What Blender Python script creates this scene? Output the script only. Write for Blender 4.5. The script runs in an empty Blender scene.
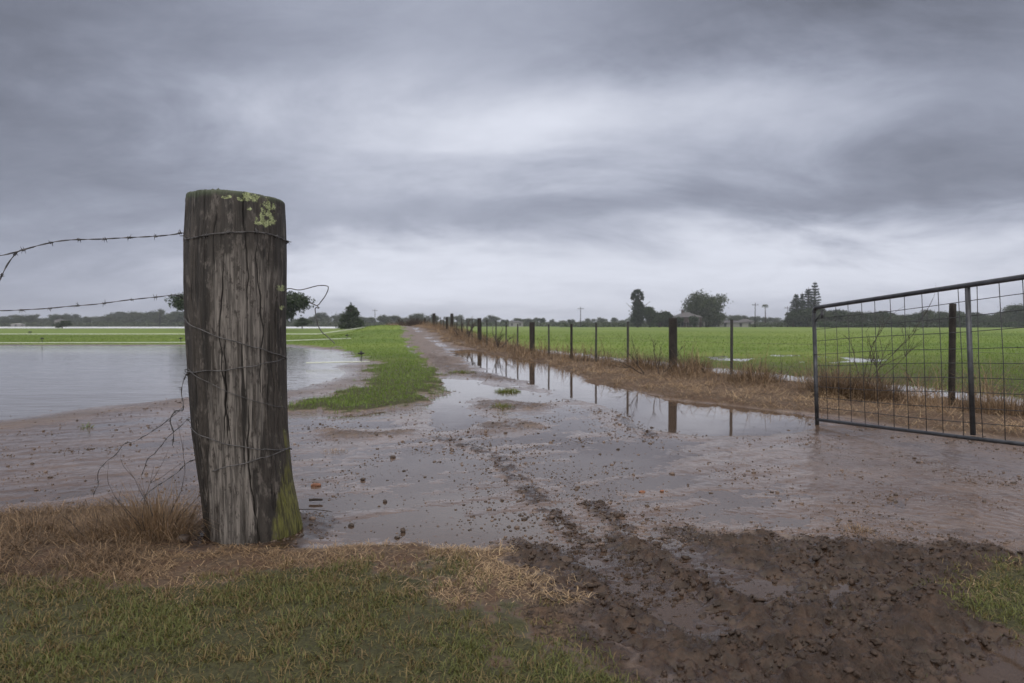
import bpy, bmesh, math, random
import numpy as np
from mathutils import Vector, Matrix
random.seed(7); rng = np.random.default_rng(7)
PI = math.pi
sc = bpy.context.scene
C = sc.collection

# ------------------------------------------------------------------ camera
F = 683.0; HZ = 325.0; CAMZ = 0.85
pitch = math.atan((341.5 - HZ) / F)
cam_d = bpy.data.cameras.new('camera'); cam = bpy.data.objects.new('camera', cam_d); C.objects.link(cam)
cam.location = (0, 0, CAMZ); cam.rotation_euler = (PI/2 - pitch, 0, 0)
cam_d.sensor_width = 36; cam_d.lens = 36 * F / 1024; cam_d.clip_start = 0.05; cam_d.clip_end = 6000
cam_d.dof.use_dof = True; cam_d.dof.focus_distance = 2.75; cam_d.dof.aperture_fstop = 5.0
sc.camera = cam

def ray(px, py):
    a = px - 512.0; b = 341.5 - py
    c, s = math.cos(pitch), math.sin(pitch)
    return (a, F * c + b * s, b * c - F * s)
def G(px, py, z=0.0):
    d = ray(px, py); t = (z - CAMZ) / d[2]; return (d[0]*t, d[1]*t)
def W(px, py, Y):
    d = ray(px, py); t = Y / d[1]; return Vector((d[0]*t, Y, CAMZ + d[2]*t))

# ------------------------------------------------------------------ helpers
def tag(o, label=None, cat=None, group=None, kind=None):
    if label: o['label'] = label
    if cat: o['category'] = cat
    if group: o['group'] = group
    if kind: o['kind'] = kind
    return o
def empty(name, loc, label, cat, group=None, rz=0):
    o = bpy.data.objects.new(name, None); C.objects.link(o); o.location = loc; o.rotation_euler = (0, 0, rz)
    o.empty_display_size = 0.1
    return tag(o, label, cat, group)
def link(name, me, mat, parent=None):
    o = bpy.data.objects.new(name, me); C.objects.link(o)
    if mat is not None: me.materials.append(mat)
    if parent is not None: o.parent = parent
    return o
def copy_tree(o, parent=None):
    c = o.copy(); C.objects.link(c)
    if parent is not None: c.parent = parent
    for ch in list(o.children): copy_tree(ch, c)
    return c
class MB:
    def __init__(s): s.v = []; s.f = []
    def tube(s, pts, r, n=6, caps=True):
        pts = [Vector(p) for p in pts]
        rs = r if isinstance(r, (list, tuple)) else [r]*len(pts)
        base = len(s.v); up = None
        for i, p in enumerate(pts):
            a = pts[max(i-1, 0)]; b = pts[min(i+1, len(pts)-1)]
            t = (b - a)
            t = t.normalized() if t.length > 1e-9 else Vector((0, 0, 1))
            if up is None:
                up = Vector((0, 0, 1)) if abs(t.z) < .9 else Vector((1, 0, 0))
            u = (up - t*up.dot(t)); u = u.normalized() if u.length > 1e-6 else t.orthogonal().normalized()
            up = u; w = t.cross(u)
            for k in range(n):
                an = 2*PI*k/n
                s.v.append(p + (u*math.cos(an) + w*math.sin(an))*rs[i])
        for i in range(len(pts)-1):
            for k in range(n):
                a = base+i*n+k; b = base+i*n+(k+1) % n
                s.f.append((a, b, b+n, a+n))
        if caps:
            s.f.append(tuple(base+k for k in reversed(range(n))))
            s.f.append(tuple(base+(len(pts)-1)*n+k for k in range(n)))
        return s
    def box(s, x0, x1, y0, y1, z0, z1):
        b = len(s.v)
        for z in (z0, z1):
            for x, y in ((x0, y0), (x1, y0), (x1, y1), (x0, y1)): s.v.append(Vector((x, y, z)))
        for q in ((3,2,1,0), (4,5,6,7), (0,1,5,4), (1,2,6,5), (2,3,7,6), (3,0,4,7)): s.f.append(tuple(b+i for i in q))
        return s
    def poly(s, pts):
        b = len(s.v); s.v += [Vector(p) for p in pts]; s.f.append(tuple(range(b, b+len(pts)))); return s
    def build(s, name, mat, parent=None, smooth=False):
        me = bpy.data.meshes.new(name); me.from_pydata([tuple(v) for v in s.v], [], s.f); me.update()
        if smooth: me.polygons.foreach_set('use_smooth', [True]*len(me.polygons))
        return link(name, me, mat, parent)

def fast_mesh(name, verts, quads=None, tris=None, attrs=None, smooth=False):
    me = bpy.data.meshes.new(name)
    me.vertices.add(len(verts)); me.vertices.foreach_set('co', np.ascontiguousarray(verts, dtype=np.float32).ravel())
    loops = []; starts = []; n = 0
    if quads is not None and len(quads):
        loops.append(quads.ravel()); starts.append(np.arange(len(quads))*4); n = len(quads)*4
    if tris is not None and len(tris):
        loops.append(tris.ravel()); starts.append(n + np.arange(len(tris))*3)
    loops = np.concatenate(loops).astype(np.int32); starts = np.concatenate(starts).astype(np.int32)
    me.loops.add(len(loops)); me.loops.foreach_set('vertex_index', loops)
    me.polygons.add(len(starts)); me.polygons.foreach_set('loop_start', starts)
    if smooth: me.polygons.foreach_set('use_smooth', np.ones(len(starts), dtype=bool))
    for k, a in (attrs or {}).items():
        at = me.attributes.new(k, 'FLOAT', 'POINT'); at.data.foreach_set('value', np.ascontiguousarray(a, dtype=np.float32))
    me.update(calc_edges=True); me.validate()
    return me

# ---- noise
def _hash(ix, iy, seed):
    h = (ix.astype(np.int64)*374761393 + iy.astype(np.int64)*668265263 + seed*2246822519) & 0xffffffff
    h = ((h ^ (h >> 13))*1274126177) & 0xffffffff
    return ((h ^ (h >> 16)) & 0xffff)/65535.0
def noise(x, y, seed=0):
    ix = np.floor(x); iy = np.floor(y); fx = x-ix; fy = y-iy
    out = 0
    u = fx*fx*fx*(fx*(fx*6-15)+10); v = fy*fy*fy*(fy*(fy*6-15)+10)
    def g(dx, dy):
        a = _hash(ix+dx, iy+dy, seed)*2*PI
        return np.cos(a)*(fx-dx) + np.sin(a)*(fy-dy)
    return ((g(0,0)*(1-u)+g(1,0)*u)*(1-v) + (g(0,1)*(1-u)+g(1,1)*u)*v)*1.6
def fbm(x, y, f, o=4, seed=0, gain=.5):
    r = 0; a = 1; s = 0
    for i in range(o):
        r = r + a*noise(x*f+seed*3.1+i*17.3, y*f-seed*1.7+i*9.1, seed+i); s += a; a *= gain; f *= 2.03
    return r/s
def sstep(a, b, x):
    t = np.clip((x-a)/(b-a), 0, 1); return t*t*(3-2*t)
def seg_dist(x, y, pts, closed=False):
    n = len(pts); d = np.full(x.shape, 1e9); 
    for i in range(n if closed else n-1):
        ax, ay = pts[i]; bx, by = pts[(i+1) % n]
        vx, vy = bx-ax, by-ay
        t = np.clip(((x-ax)*vx+(y-ay)*vy)/(vx*vx+vy*vy+1e-12), 0, 1)
        d = np.minimum(d, np.hypot(x-ax-t*vx, y-ay-t*vy))
    return d
def sdf(x, y, pts):
    d = seg_dist(x, y, pts, True); inside = np.zeros(x.shape, bool); n = len(pts)
    for i in range(n):
        ax, ay = pts[i]; bx, by = pts[(i+1) % n]
        if ay == by: continue
        c = ((ay > y) != (by > y)) & (x < (bx-ax)*(y-ay)/(by-ay)+ax)
        inside ^= c
    return np.where(inside, d, -d)
def GP(l): return [G(*p) if p[1] > 330 and len(p) == 2 else p[:2] for p in l]

# ------------------------------------------------------------------ layout (plan of the place, metres)
FENCE = [(7.2, -2.0), (5.9, 2.4), (4.42, 6.9), (2.73, 11.6), (0.54, 18.5), (-1.26, 27.0), (-3.3, 37.0), (-5.6, 47.5), (-8.6, 58.0), (-12.5, 70.0)]
POND = GP([(0,420),(60,410),(140,402),(190,397),(240,396),(290,390),(328,380),(345,373),(333,366),(352,360),(338,352),(300,347),(187,346),(60,346)]) + [(-60,28.5),(-60,9),(-20,5.6),(-8,5.8)]
GREEN_L = GP([(283,413),(300,411),(345,413),(395,408),(428,403),(438,392),(437,380),(430,368),(420,358),(410,350)]) + [(-5.0,32),(-7.9,48),(-10.5,60),(-16,85),(-26,160),(-900,160),(-900,28)] + GP([(60,345),(187,345),(300,345),(342,350),(372,362),(370,384),(335,399),(283,405)])
WATER1 = GP([(447,347),(490,349),(530,355),(575,362),(610,376),(640,387),(700,399),(760,404),(812,410),(816,424),(770,436),(700,437),(650,428),(615,412),(585,402),(556,398),(540,390),(523,381),(495,374),(470,362),(452,353)])
WATER2 = GP([(438,378),(470,381),(500,388),(540,391),(570,402),(530,403),(478,398),(468,408),(482,420),(465,430),(437,432),(433,405)])
HAYEDGE = GP([(447,347),(490,349),(530,355),(575,362),(610,376),(640,387),(700,399),(760,404),(812,410),(870,417),(940,429),(1024,440)])
HAY = [(5.6,3.2),(6.6,-2),(8.0,-2),(6.6,3.0),(5.15,6.9),(3.35,11.8),(1.05,18.8),(-.8,27.2),(-2.9,37.2),(-5.2,47.8),(-8.2,58.4),(-12,70),(-13.5,70),(-10,58),(-7.0,48),(-4.6,37.5),(-2.4,28.5)] + HAYEDGE[1:] 
LAWN = GP([(-200,548),(0,548),(130,552),(205,556),(300,553),(420,550),(505,556),(545,585),(600,640),(680,720)]) + [(.55,1.0),(.6,-4),(-30,-4),(-30,2.0)]
LAWN2 = GP([(955,572),(1024,566),(1200,566),(1300,650),(1024,638),(965,618),(935,596)])
CHURN = GP([(515,543),(560,546),(600,536),(660,531),(730,540),(800,538),(880,545),(960,552),(1030,556),(1200,560)]) + [(7,2.4),(7,-4),(.3,-4),(.4,1.2)] + GP([(470,720),(430,650),(430,580)])
TRACK = [GP([(440,437),(470,447),(500,460),(528,490),(548,512),(585,540)]), GP([(592,505),(625,528),(665,565),(720,620)]),
         GP([(620,418),(650,436)])]
CHAN = [GP([(575,528),(600,560),(650,590),(700,625)]), GP([(630,525),(690,560),(760,590)])]
ISLE = [GP([(470,402),(505,400),(545,404),(540,412),(500,410),(475,413)]), GP([(452,426),(520,420),(560,428),(520,434),(470,432)]),
        GP([(425,352),(455,362),(480,372),(518,377),(521,383),(490,382),(455,377),(437,373)]),
        GP([(318,428),(390,432),(440,430),(400,438),(320,440)]), GP([(495,390),(518,388),(520,395),(500,397)])]
ROADC = [G(478,374), G(447,360), (-3.6, 27), (-6.0, 38), (-7.6, 47), (-10, 60), (-15, 85)]
PUD_R = GP([(690,358),(745,353),(800,354),(850,357),(905,360),(850,365),(760,363),(705,361)])
FARW = [(-900,178),(-26,178),(-42,240),(-60,338),(-900,338)]

def terrain(x, y):
    """height and cover of the place at plan points"""
    dist = np.hypot(x, y)
    sc_ = np.clip(dist/6., .35, 4.0)
    wx = fbm(x, y, .9, 3, 11)*.22*sc_ + fbm(x, y, 4., 2, 13)*.05*np.minimum(sc_, 1.5)
    wy = fbm(x, y, .9, 3, 21)*.22*sc_ + fbm(x, y, 4., 2, 23)*.05*np.minimum(sc_, 1.5)
    X = x+wx*.8; Y = y+wy*.8
    near = dist < 30
    fine = fbm(x, y, 26., 3, 5)*np.where(near, 1, 0)
    mid = fbm(x, y, 5.5, 3, 6)
    low = fbm(x, y, 1.1, 3, 7)
    h = -.0013 + .0064*low + .0044*mid + .0034*fine
    # drier right/left margins of the yard
    h += .004*sstep(-1.0, -3.0, x)*sstep(7, 5, y) + .0075*sstep(.9, 1.7, x)*sstep(6.2, 4.8, y)
    # narrow vehicle scours in the yard
    st = noise((x*.75+y*.35)*1.3, (y*.8-x*.45)*7.5, 31)
    h += .004*st
    # tracks
    clod = np.abs(fbm(x, y, 9., 3, 41))
    cl2 = fbm(x, y, 16., 3, 43)
    churn_and_shade = np.zeros_like(x)
    for t in TRACK:
        d = seg_dist(x+wx*.25, y+wy*.25, t)
        w = sstep(.13, .02, d)*sstep(-.45, .25, fbm(x, y, 7., 2, 47)+.15)
        h += w*(.006 + .017*cl2); churn_and_shade = np.maximum(churn_and_shade, w*.8)
    for t in ISLE:
        s = sdf(X, Y, t); w = sstep(-.12, .18, s)
        h += w*(.02+.02*mid+.012*fine); churn_and_shade = np.maximum(churn_and_shade, w*.55)
    # road out: two ruts and a crown
    rd = seg_dist(x, y, ROADC)
    rut = np.exp(-((rd-.72)/.22)**2)*sstep(13, 18, y)
    onroad = sstep(2.0, 1.3, rd)*sstep(12, 17, y)
    h += onroad*(.03+.03*mid+.02*low) - rut*.03
    wet = rut*onroad*sstep(-.1, .25, fbm(x, y, .55, 2, 61)+.1)
    # puddles
    s1 = sdf(X, Y, WATER1); s2 = sdf(X, Y, WATER2)
    for s, dp in ((s1, .06), (s2, .03)):
        w = sstep(-.35, .12, s)
        h = h*(1-w) + w*(np.clip(-s*.12, -dp, .03)-.002+.003*mid)
    # churned mud in front
    edgen = .13*fbm(x, y, 3.5, 3, 57)+.07*fbm(x, y, 12, 2, 59)
    s = sdf(X, Y, CHURN)+edgen; w = sstep(-.22, .16, s)
    cr = (.026 + .026*(clod-.18) + .050*cl2 + .035*fbm(x, y, 3.6, 3, 49)+.020*fbm(x*1.6+y*.5, y*.8-x*.6, 12, 3, 53)+.022*fbm(x, y, 34., 3, 55))
    # ruts pressed by a turning tyre
    ct = np.hypot(x-3.6, y+1.6)
    rr = ct-4.05
    cr += -.045*np.exp(-((rr+.02)/.11)**2)*(1+.3*cl2) + .028*np.exp(-((rr-.24)/.10)**2)
    cr += .012*np.sin(ct*2*PI/.17+3*mid)*sstep(.8, .2, np.abs(rr))
    an = np.arctan2(y+1.6, x-3.6)
    cr += .009*np.sin(an*95+2*cl2)*np.exp(-((rr)/.3)**2)
    cr += .020*np.abs(fbm(x*1.5+y*.4, y*.7-x*.5, 20., 3, 65))
    chn = np.minimum(seg_dist(x+wx*.3, y+wy*.3, CHAN[0]), seg_dist(x+wx*.3, y+wy*.3, CHAN[1])); cw = sstep(.17, .05, chn)
    cr = cr*(1-.85*cw) - .004*cw
    cr = .56*cr
    h = h + w*cr; churn_and_shade = np.maximum(churn_and_shade, w*(1-.3*cw))
    # verge and paddock on the left
    green = np.zeros_like(x); hay = np.zeros_like(x)
    s = sdf(X, Y, GREEN_L)+(.35*fbm(x, y, 2.3, 3, 91)+.12*fbm(x, y, 9, 2, 93))*sstep(60, 20, y); w = sstep(-.2, .22, s)
    h = h + w*(.045+.012*mid); green = np.maximum(green, w)
    # pond
    sp = sdf(X, Y, POND); ws = sstep(-1.3, -.05, sp)
    shore = np.clip(-sp*.055, -.12, .035) + .003*low + .0035*mid*sstep(0, -.4, sp)
    h = h*(1-ws) + ws*shore
    green *= sstep(.05, -.25, sp+.35*sstep(6., 20., -y+20.))
    # hay strip along the fence
    s = sdf(X, Y, HAY)+np.minimum(.045*dist, .85)*sstep(32, 20, y); w = sstep(-.15, .2, s)
    h = h*(1-w*.8) + w*(.045+.05*np.abs(mid)+.03*low); hay = np.maximum(hay, w)
    # paddock to the right of the fence
    fpts = [(6.6,-2),(6.4,3.0),(4.95,6.9),(3.2,11.8),(.95,18.8),(-.9,27.2),(-3.0,37.2),(-5.3,47.8),(-8.3,58.4),(-12,70),(-30,140),(-30,1600),(1600,1600),(1600,-2)]
    s = sdf(x+wx*.4, y+wy*.4, fpts); w = sstep(-.05, .35, s)
    fld = .05 + .018*mid + .02*low
    fld = fld - .085*sstep(2.4, .9, s+mid*.5) * sstep(3, 6, y)*sstep(30, 22, y)
    fld = fld - .10*sstep(-.5, .3, sdf(X, Y, PUD_R))*sstep(-.3,.2,fbm(x,y,.9,2,77)+.1)
    h = h*(1-w) + w*fld; green = green*(1-w) + w; hay = np.maximum(hay*(1-w*.85), .45*w*sstep(1.4, .5, s))
    # near lawn
    for L in (LAWN, LAWN2):
        s = sdf(X, Y, L)+edgen*sstep(-.6, .1, x); w = sstep(-.09, .08, s)
        h = h*(1-w) + w*(.022+.008*mid+.004*fine+.012*np.abs(cl2))
        fr = sstep(.44, .06, s+.26*fbm(x, y, 2.2, 3, 81)+.1*fbm(x, y, 9, 2, 83)+.1*sstep(-.2, -1.6, x)*-1)
        if L is LAWN:
            fs = sstep(.40, -.05, x+.3*low); churn_and_shade = np.maximum(churn_and_shade*(1-w), w*fr); fr2 = fr*fs
        else:
            fr = fr*.35; fr2 = fr*.5
        green = np.maximum(green, w*(1-fr)); hay = np.maximum(hay, w*fr2)
    # dry bank left of the big post
    bank = sdf(X, Y, GP([(-400,520),(0,515),(70,512),(120,505),(196,512),(205,552),(130,565),(-400,590)])); w = sstep(-.08, .12, bank)
    h = h + w*.018; hay = np.maximum(hay, w*.9)
    # soil heaped round the post foot; darker ring paints contact shade into its colour
    d = np.hypot(x+1.06, y-2.78); h += .012*np.exp(-((d-.24)/.06)**2)*(1+.8*mid); churn_and_shade = np.maximum(churn_and_shade, .9*sstep(.42, .26, d+.12*mid))
    # far water
    w = sstep(-3, 3, sdf(x, y, FARW)); h = h*(1-w) - .1*w; green *= 1-w
    far = (y > 20)
    # the track climbs a low bank
    rx = np.interp(y, [p[1] for p in ROADC], [p[0] for p in ROADC])
    prof = np.exp(-(np.maximum(rd-1.8, 0)/np.where(x < rx, 1.7, 3.4))**2)
    h = h + .74*sstep(21, 47, y)*prof*sstep(230, 120, y)
    wet = wet*(1-green)*(1-hay)
    return h, green, hay, churn_and_shade, wet

# ------------------------------------------------------------------ node helpers
class NT:
    def __init__(s, name, world=False):
        if world:
            s.m = bpy.data.worlds.new(name)
        else:
            s.m = bpy.data.materials.new(name)
        s.m.use_nodes = True; s.t = s.m.node_tree; s.t.nodes.clear()
        s.out = s.t.nodes.new('ShaderNodeOutputWorld' if world else 'ShaderNodeOutputMaterial')
    def n(s, typ, ins=None, **kw):
        nd = s.t.nodes.new(typ)
        for k, v in kw.items(): setattr(nd, k, v)
        for k, v in (ins or {}).items(): s.set(nd.inputs[k], v)
        return nd
    def set(s, inp, v):
        if isinstance(v, bpy.types.NodeSocket): s.t.links.new(v, inp)
        elif isinstance(v, bpy.types.Node): s.t.links.new(v.outputs[0], inp)
        else:
            if inp.type == 'RGBA' and len(v) == 3: v = (*v, 1)
            inp.default_value = v
    def M(s, op, a, b=0.0, c=0.0, clamp=False):
        nd = s.n('ShaderNodeMath', {0: a, 1: b, 2: c}, operation=op, use_clamp=clamp); return nd.outputs[0]
    def mix(s, fac, a, b, typ='RGBA', blend='MIX'):
        nd = s.t.nodes.new('ShaderNodeMix'); nd.data_type = typ
        if typ == 'RGBA': nd.blend_type = blend; i = (0, 6, 7); o = 2
        elif typ == 'FLOAT': i = (0, 2, 3); o = 0
        s.set(nd.inputs[i[0]], fac); s.set(nd.inputs[i[1]], a); s.set(nd.inputs[i[2]], b)
        return nd.outputs[o]
    def noise(s, vec, scale, detail=4, rough=.55, dist=0, out='Fac'):
        nd = s.n('ShaderNodeTexNoise', {'Scale': scale, 'Detail': detail, 'Roughness': rough, 'Distortion': dist})
        if vec is not None: s.set(nd.inputs['Vector'], vec)
        return nd.outputs[out]
    def smooth(s, x, a, b, lo=0., hi=1.):
        nd = s.n('ShaderNodeMapRange', {'Value': x, 'From Min': a, 'From Max': b, 'To Min': lo, 'To Max': hi}, interpolation_type='SMOOTHSTEP'); return nd.outputs[0]
    def attr(s, name): return s.n('ShaderNodeAttribute', attribute_name=name).outputs['Fac']
    def pos(s): return s.n('ShaderNodeNewGeometry').outputs['Position']
    def mapv(s, v, scale=(1,1,1), rot=(0,0,0), loc=(0,0,0)):
        return s.n('ShaderNodeMapping', {'Vector': v, 'Scale': scale, 'Rotation': rot, 'Location': loc}).outputs[0]
    def bump(s, hgt, strength=.5, dist=.01, normal=None):
        nd = s.n('ShaderNodeBump', {'Height': hgt, 'Strength': strength, 'Distance': dist})
        if normal is not None: s.set(nd.inputs['Normal'], normal)
        return nd.outputs[0]
    def pbr(s, col, rough=.6, normal=None, spec=.5, metal=0, sheen=None, **kw):
        b = s.n('ShaderNodeBsdfPrincipled'); s.set(b.inputs['Base Color'], col); s.set(b.inputs['Roughness'], rough)
        s.set(b.inputs['Specular IOR Level'], spec); s.set(b.inputs['Metallic'], metal)
        if normal is not None: s.set(b.inputs['Normal'], normal)
        s.t.links.new(b.outputs[0], s.out.inputs['Surface']); return b

def simple(name, col, rough=.7, var=.3, scale=6, spec=.4, metal=0, objc=False, bump=0, bscale=40):
    m = NT(name); v = m.n('ShaderNodeTexCoord').outputs['Object'] if objc else m.pos()
    f = m.noise(v, scale, 5, .6)
    c2 = tuple(c*(1-var) for c in col); c3 = tuple(min(1, c*(1+var)) for c in col)
    nm = m.bump(m.noise(v, bscale, 4), bump, .01) if bump else None
    m.pbr(m.mix(m.smooth(f, .3, .7), c2, c3), rough, nm, spec, metal); return m.m

# ------------------------------------------------------------------ materials
def mat_ground():
    m = NT('wet_ground'); p = m.pos()
    z = m.n('ShaderNodeSeparateXYZ', {0: p}).outputs[2]
    g = m.attr('green'); hy = m.attr('hay'); ch = m.attr('churn_and_shade'); wt = m.attr('wet')
    n1 = m.noise(p, 1.6, 5, .6); n2 = m.noise(p, 14, 5, .65); n3 = m.noise(p, 75, 4, .7)
    n4 = m.noise(p, 260, 2, .6)
    mud = m.mix(m.smooth(n1, .35, .65), (.088, .056, .040), (.132, .090, .067))
    mud = m.mix(m.smooth(n2, .48, .72), mud, (.075, .050, .037))
    n5 = m.noise(m.mapv(p, (.9, 2.6, 1), (0, 0, .55)), 1, 5, .62, .5)
    mud = m.mix(m.M('MULTIPLY', m.smooth(n5, .50, .66), .7), mud, (.062, .042, .032))
    mud = m.mix(m.M('MULTIPLY', m.smooth(n3, .62, .74), .55), mud, (.045, .032, .027))
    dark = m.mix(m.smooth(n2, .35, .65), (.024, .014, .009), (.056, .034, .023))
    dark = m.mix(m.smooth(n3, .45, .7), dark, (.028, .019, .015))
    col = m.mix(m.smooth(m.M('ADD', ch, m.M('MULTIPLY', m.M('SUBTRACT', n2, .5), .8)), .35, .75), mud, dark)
    hayc = m.mix(m.smooth(n3, .35, .65), (.045, .030, .022), (.12, .085, .057))
    hayc = m.mix(m.smooth(n2, .4, .65), hayc, (.075, .045, .03))
    col = m.mix(m.smooth(m.M('ADD', hy, m.M('MULTIPLY', m.M('SUBTRACT', n3, .5), .7)), .4, .65), col, hayc)
    big = m.noise(p, .06, 4, .6); bst = m.noise(m.mapv(p, (.03, .25, 1)), 1.0, 4, .6)
    grc = m.mix(m.smooth(n3, .3, .7), (.026, .026, .012), (.060, .058, .026))
    far = m.mix(m.smooth(m.M('ADD', m.M('MULTIPLY', big, .5), m.M('MULTIPLY', bst, .5)), .40, .60), (.082, .135, .020), (.160, .210, .042))
    yy = m.n('ShaderNodeSeparateXYZ', {0: p}).outputs[1]
    grc = m.mix(m.smooth(yy, 8, 24), grc, far)
    col = m.mix(m.smooth(m.M('ADD', g, m.M('MULTIPLY', m.M('SUBTRACT', n3, .5), .5)), .4, .6), col, grc)
    # soaked ground close to the water level is smooth, ground above it is dull
    dry = m.smooth(z, .006, .030)
    r = m.mix(dry, .16, .48, 'FLOAT')
    r = m.M('ADD', r, m.M('MULTIPLY', m.M('SUBTRACT', n2, .5), .22))
    r = m.mix(m.smooth(m.M('MAXIMUM', g, hy), .3, .7), r, .8, 'FLOAT')
    r = m.mix(m.smooth(wt, .2, .7), r, .09, 'FLOAT')
    hgt = m.M('ADD', m.M('MULTIPLY', n3, .6), m.M('MULTIPLY', n4, .25)); hgt = m.M('ADD', hgt, m.M('MULTIPLY', n2, 1.2))
    st = m.mix(dry, .10, .8, 'FLOAT'); st = m.M('MULTIPLY', st, m.M('SUBTRACT', 1.0, m.M('MULTIPLY', m.smooth(wt, .2, .7), .8)))
    nm = m.bump(hgt, st, .012)
    spec = m.mix(m.M('MAXIMUM', m.smooth(ch, .3, .8), m.smooth(m.M('MAXIMUM', g, hy), .3, .7)), .6, .24, 'FLOAT')
    m.pbr(col, r, nm, spec); return m.m
def mat_water(name, murk, murkfac, rip, rough=.03):
    m = NT(name); p = m.pos()
    a = m.noise(m.mapv(p, (2.2, 5.5, 1), (0, 0, .25)), 1.0, 4, .55, .4)
    b = m.noise(m.mapv(p, (.35, 1.1, 1), (0, 0, -.15)), 1.0, 3, .5)
    c = m.noise(p, 1.3, 2, .5)
    hgt = m.M('ADD', m.M('MULTIPLY', a, rip), m.M('MULTIPLY', b, rip*2.0)); hgt = m.M('ADD', hgt, m.M('MULTIPLY', c, .15))
    nm = m.bump(hgt, .6, .02)
    fr = m.n('ShaderNodeFresnel', {'IOR': 1.42, 'Normal': nm}).outputs[0]
    tr = m.n('ShaderNodeBsdfTransparent', {'Color': (.80, .74, .70, 1)}); df = m.n('ShaderNodeBsdfDiffuse', {'Color': (*murk, 1)})
    gl = m.n('ShaderNodeBsdfGlossy', {'Color': (1, 1, 1, 1), 'Roughness': rough, 'Normal': nm})
    bs = m.n('ShaderNodeMixShader', {0: murkfac, 1: tr.outputs[0], 2: df.outputs[0]})
    mx = m.n('ShaderNodeMixShader', {0: fr, 1: bs.outputs[0], 2: gl.outputs[0]})
    m.t.links.new(mx.outputs[0], m.out.inputs['Surface']); return m.m
def mat_blades(name, cols):
    """cols: dry, mid, lush colours picked by the per blade attribute 'tone'"""
    m = NT(name); t = m.attr('tone')
    r = m.n('ShaderNodeValToRGB'); m.set(r.inputs[0], t)
    e = r.color_ramp.elements
    while len(e) < len(cols): e.new(.5)
    for i, (q, c) in enumerate(cols): e[i].position = q; e[i].color = (*c, 1)
    b = m.pbr(r.outputs[0], .5, None, .3)
    tl = m.n('ShaderNodeBsdfTranslucent', {'Color': r.outputs[0]})
    mx = m.n('ShaderNodeMixShader', {0: .3, 1: b.outputs[0], 2: tl.outputs[0]})
    m.t.links.new(mx.outputs[0], m.out.inputs['Surface']); return m.m
def mat_leaf(name, c1, c2):
    m = NT(name); r = m.n('ShaderNodeNewGeometry').outputs['Random Per Island']; n1 = m.noise(m.n('ShaderNodeTexCoord').outputs['Object'], .5, 3)
    f = m.M('ADD', m.M('MULTIPLY', r, .5), m.M('MULTIPLY', n1, .5))
    col = m.mix(m.smooth(f, .3, .7), c1, c2); b = m.pbr(col, .55, None, .3)
    tl = m.n('ShaderNodeBsdfTranslucent', {'Color': col}); mx = m.n('ShaderNodeMixShader', {0: .25, 1: b.outputs[0], 2: tl.outputs[0]})
    m.t.links.new(mx.outputs[0], m.out.inputs['Surface']); return m.m
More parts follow.
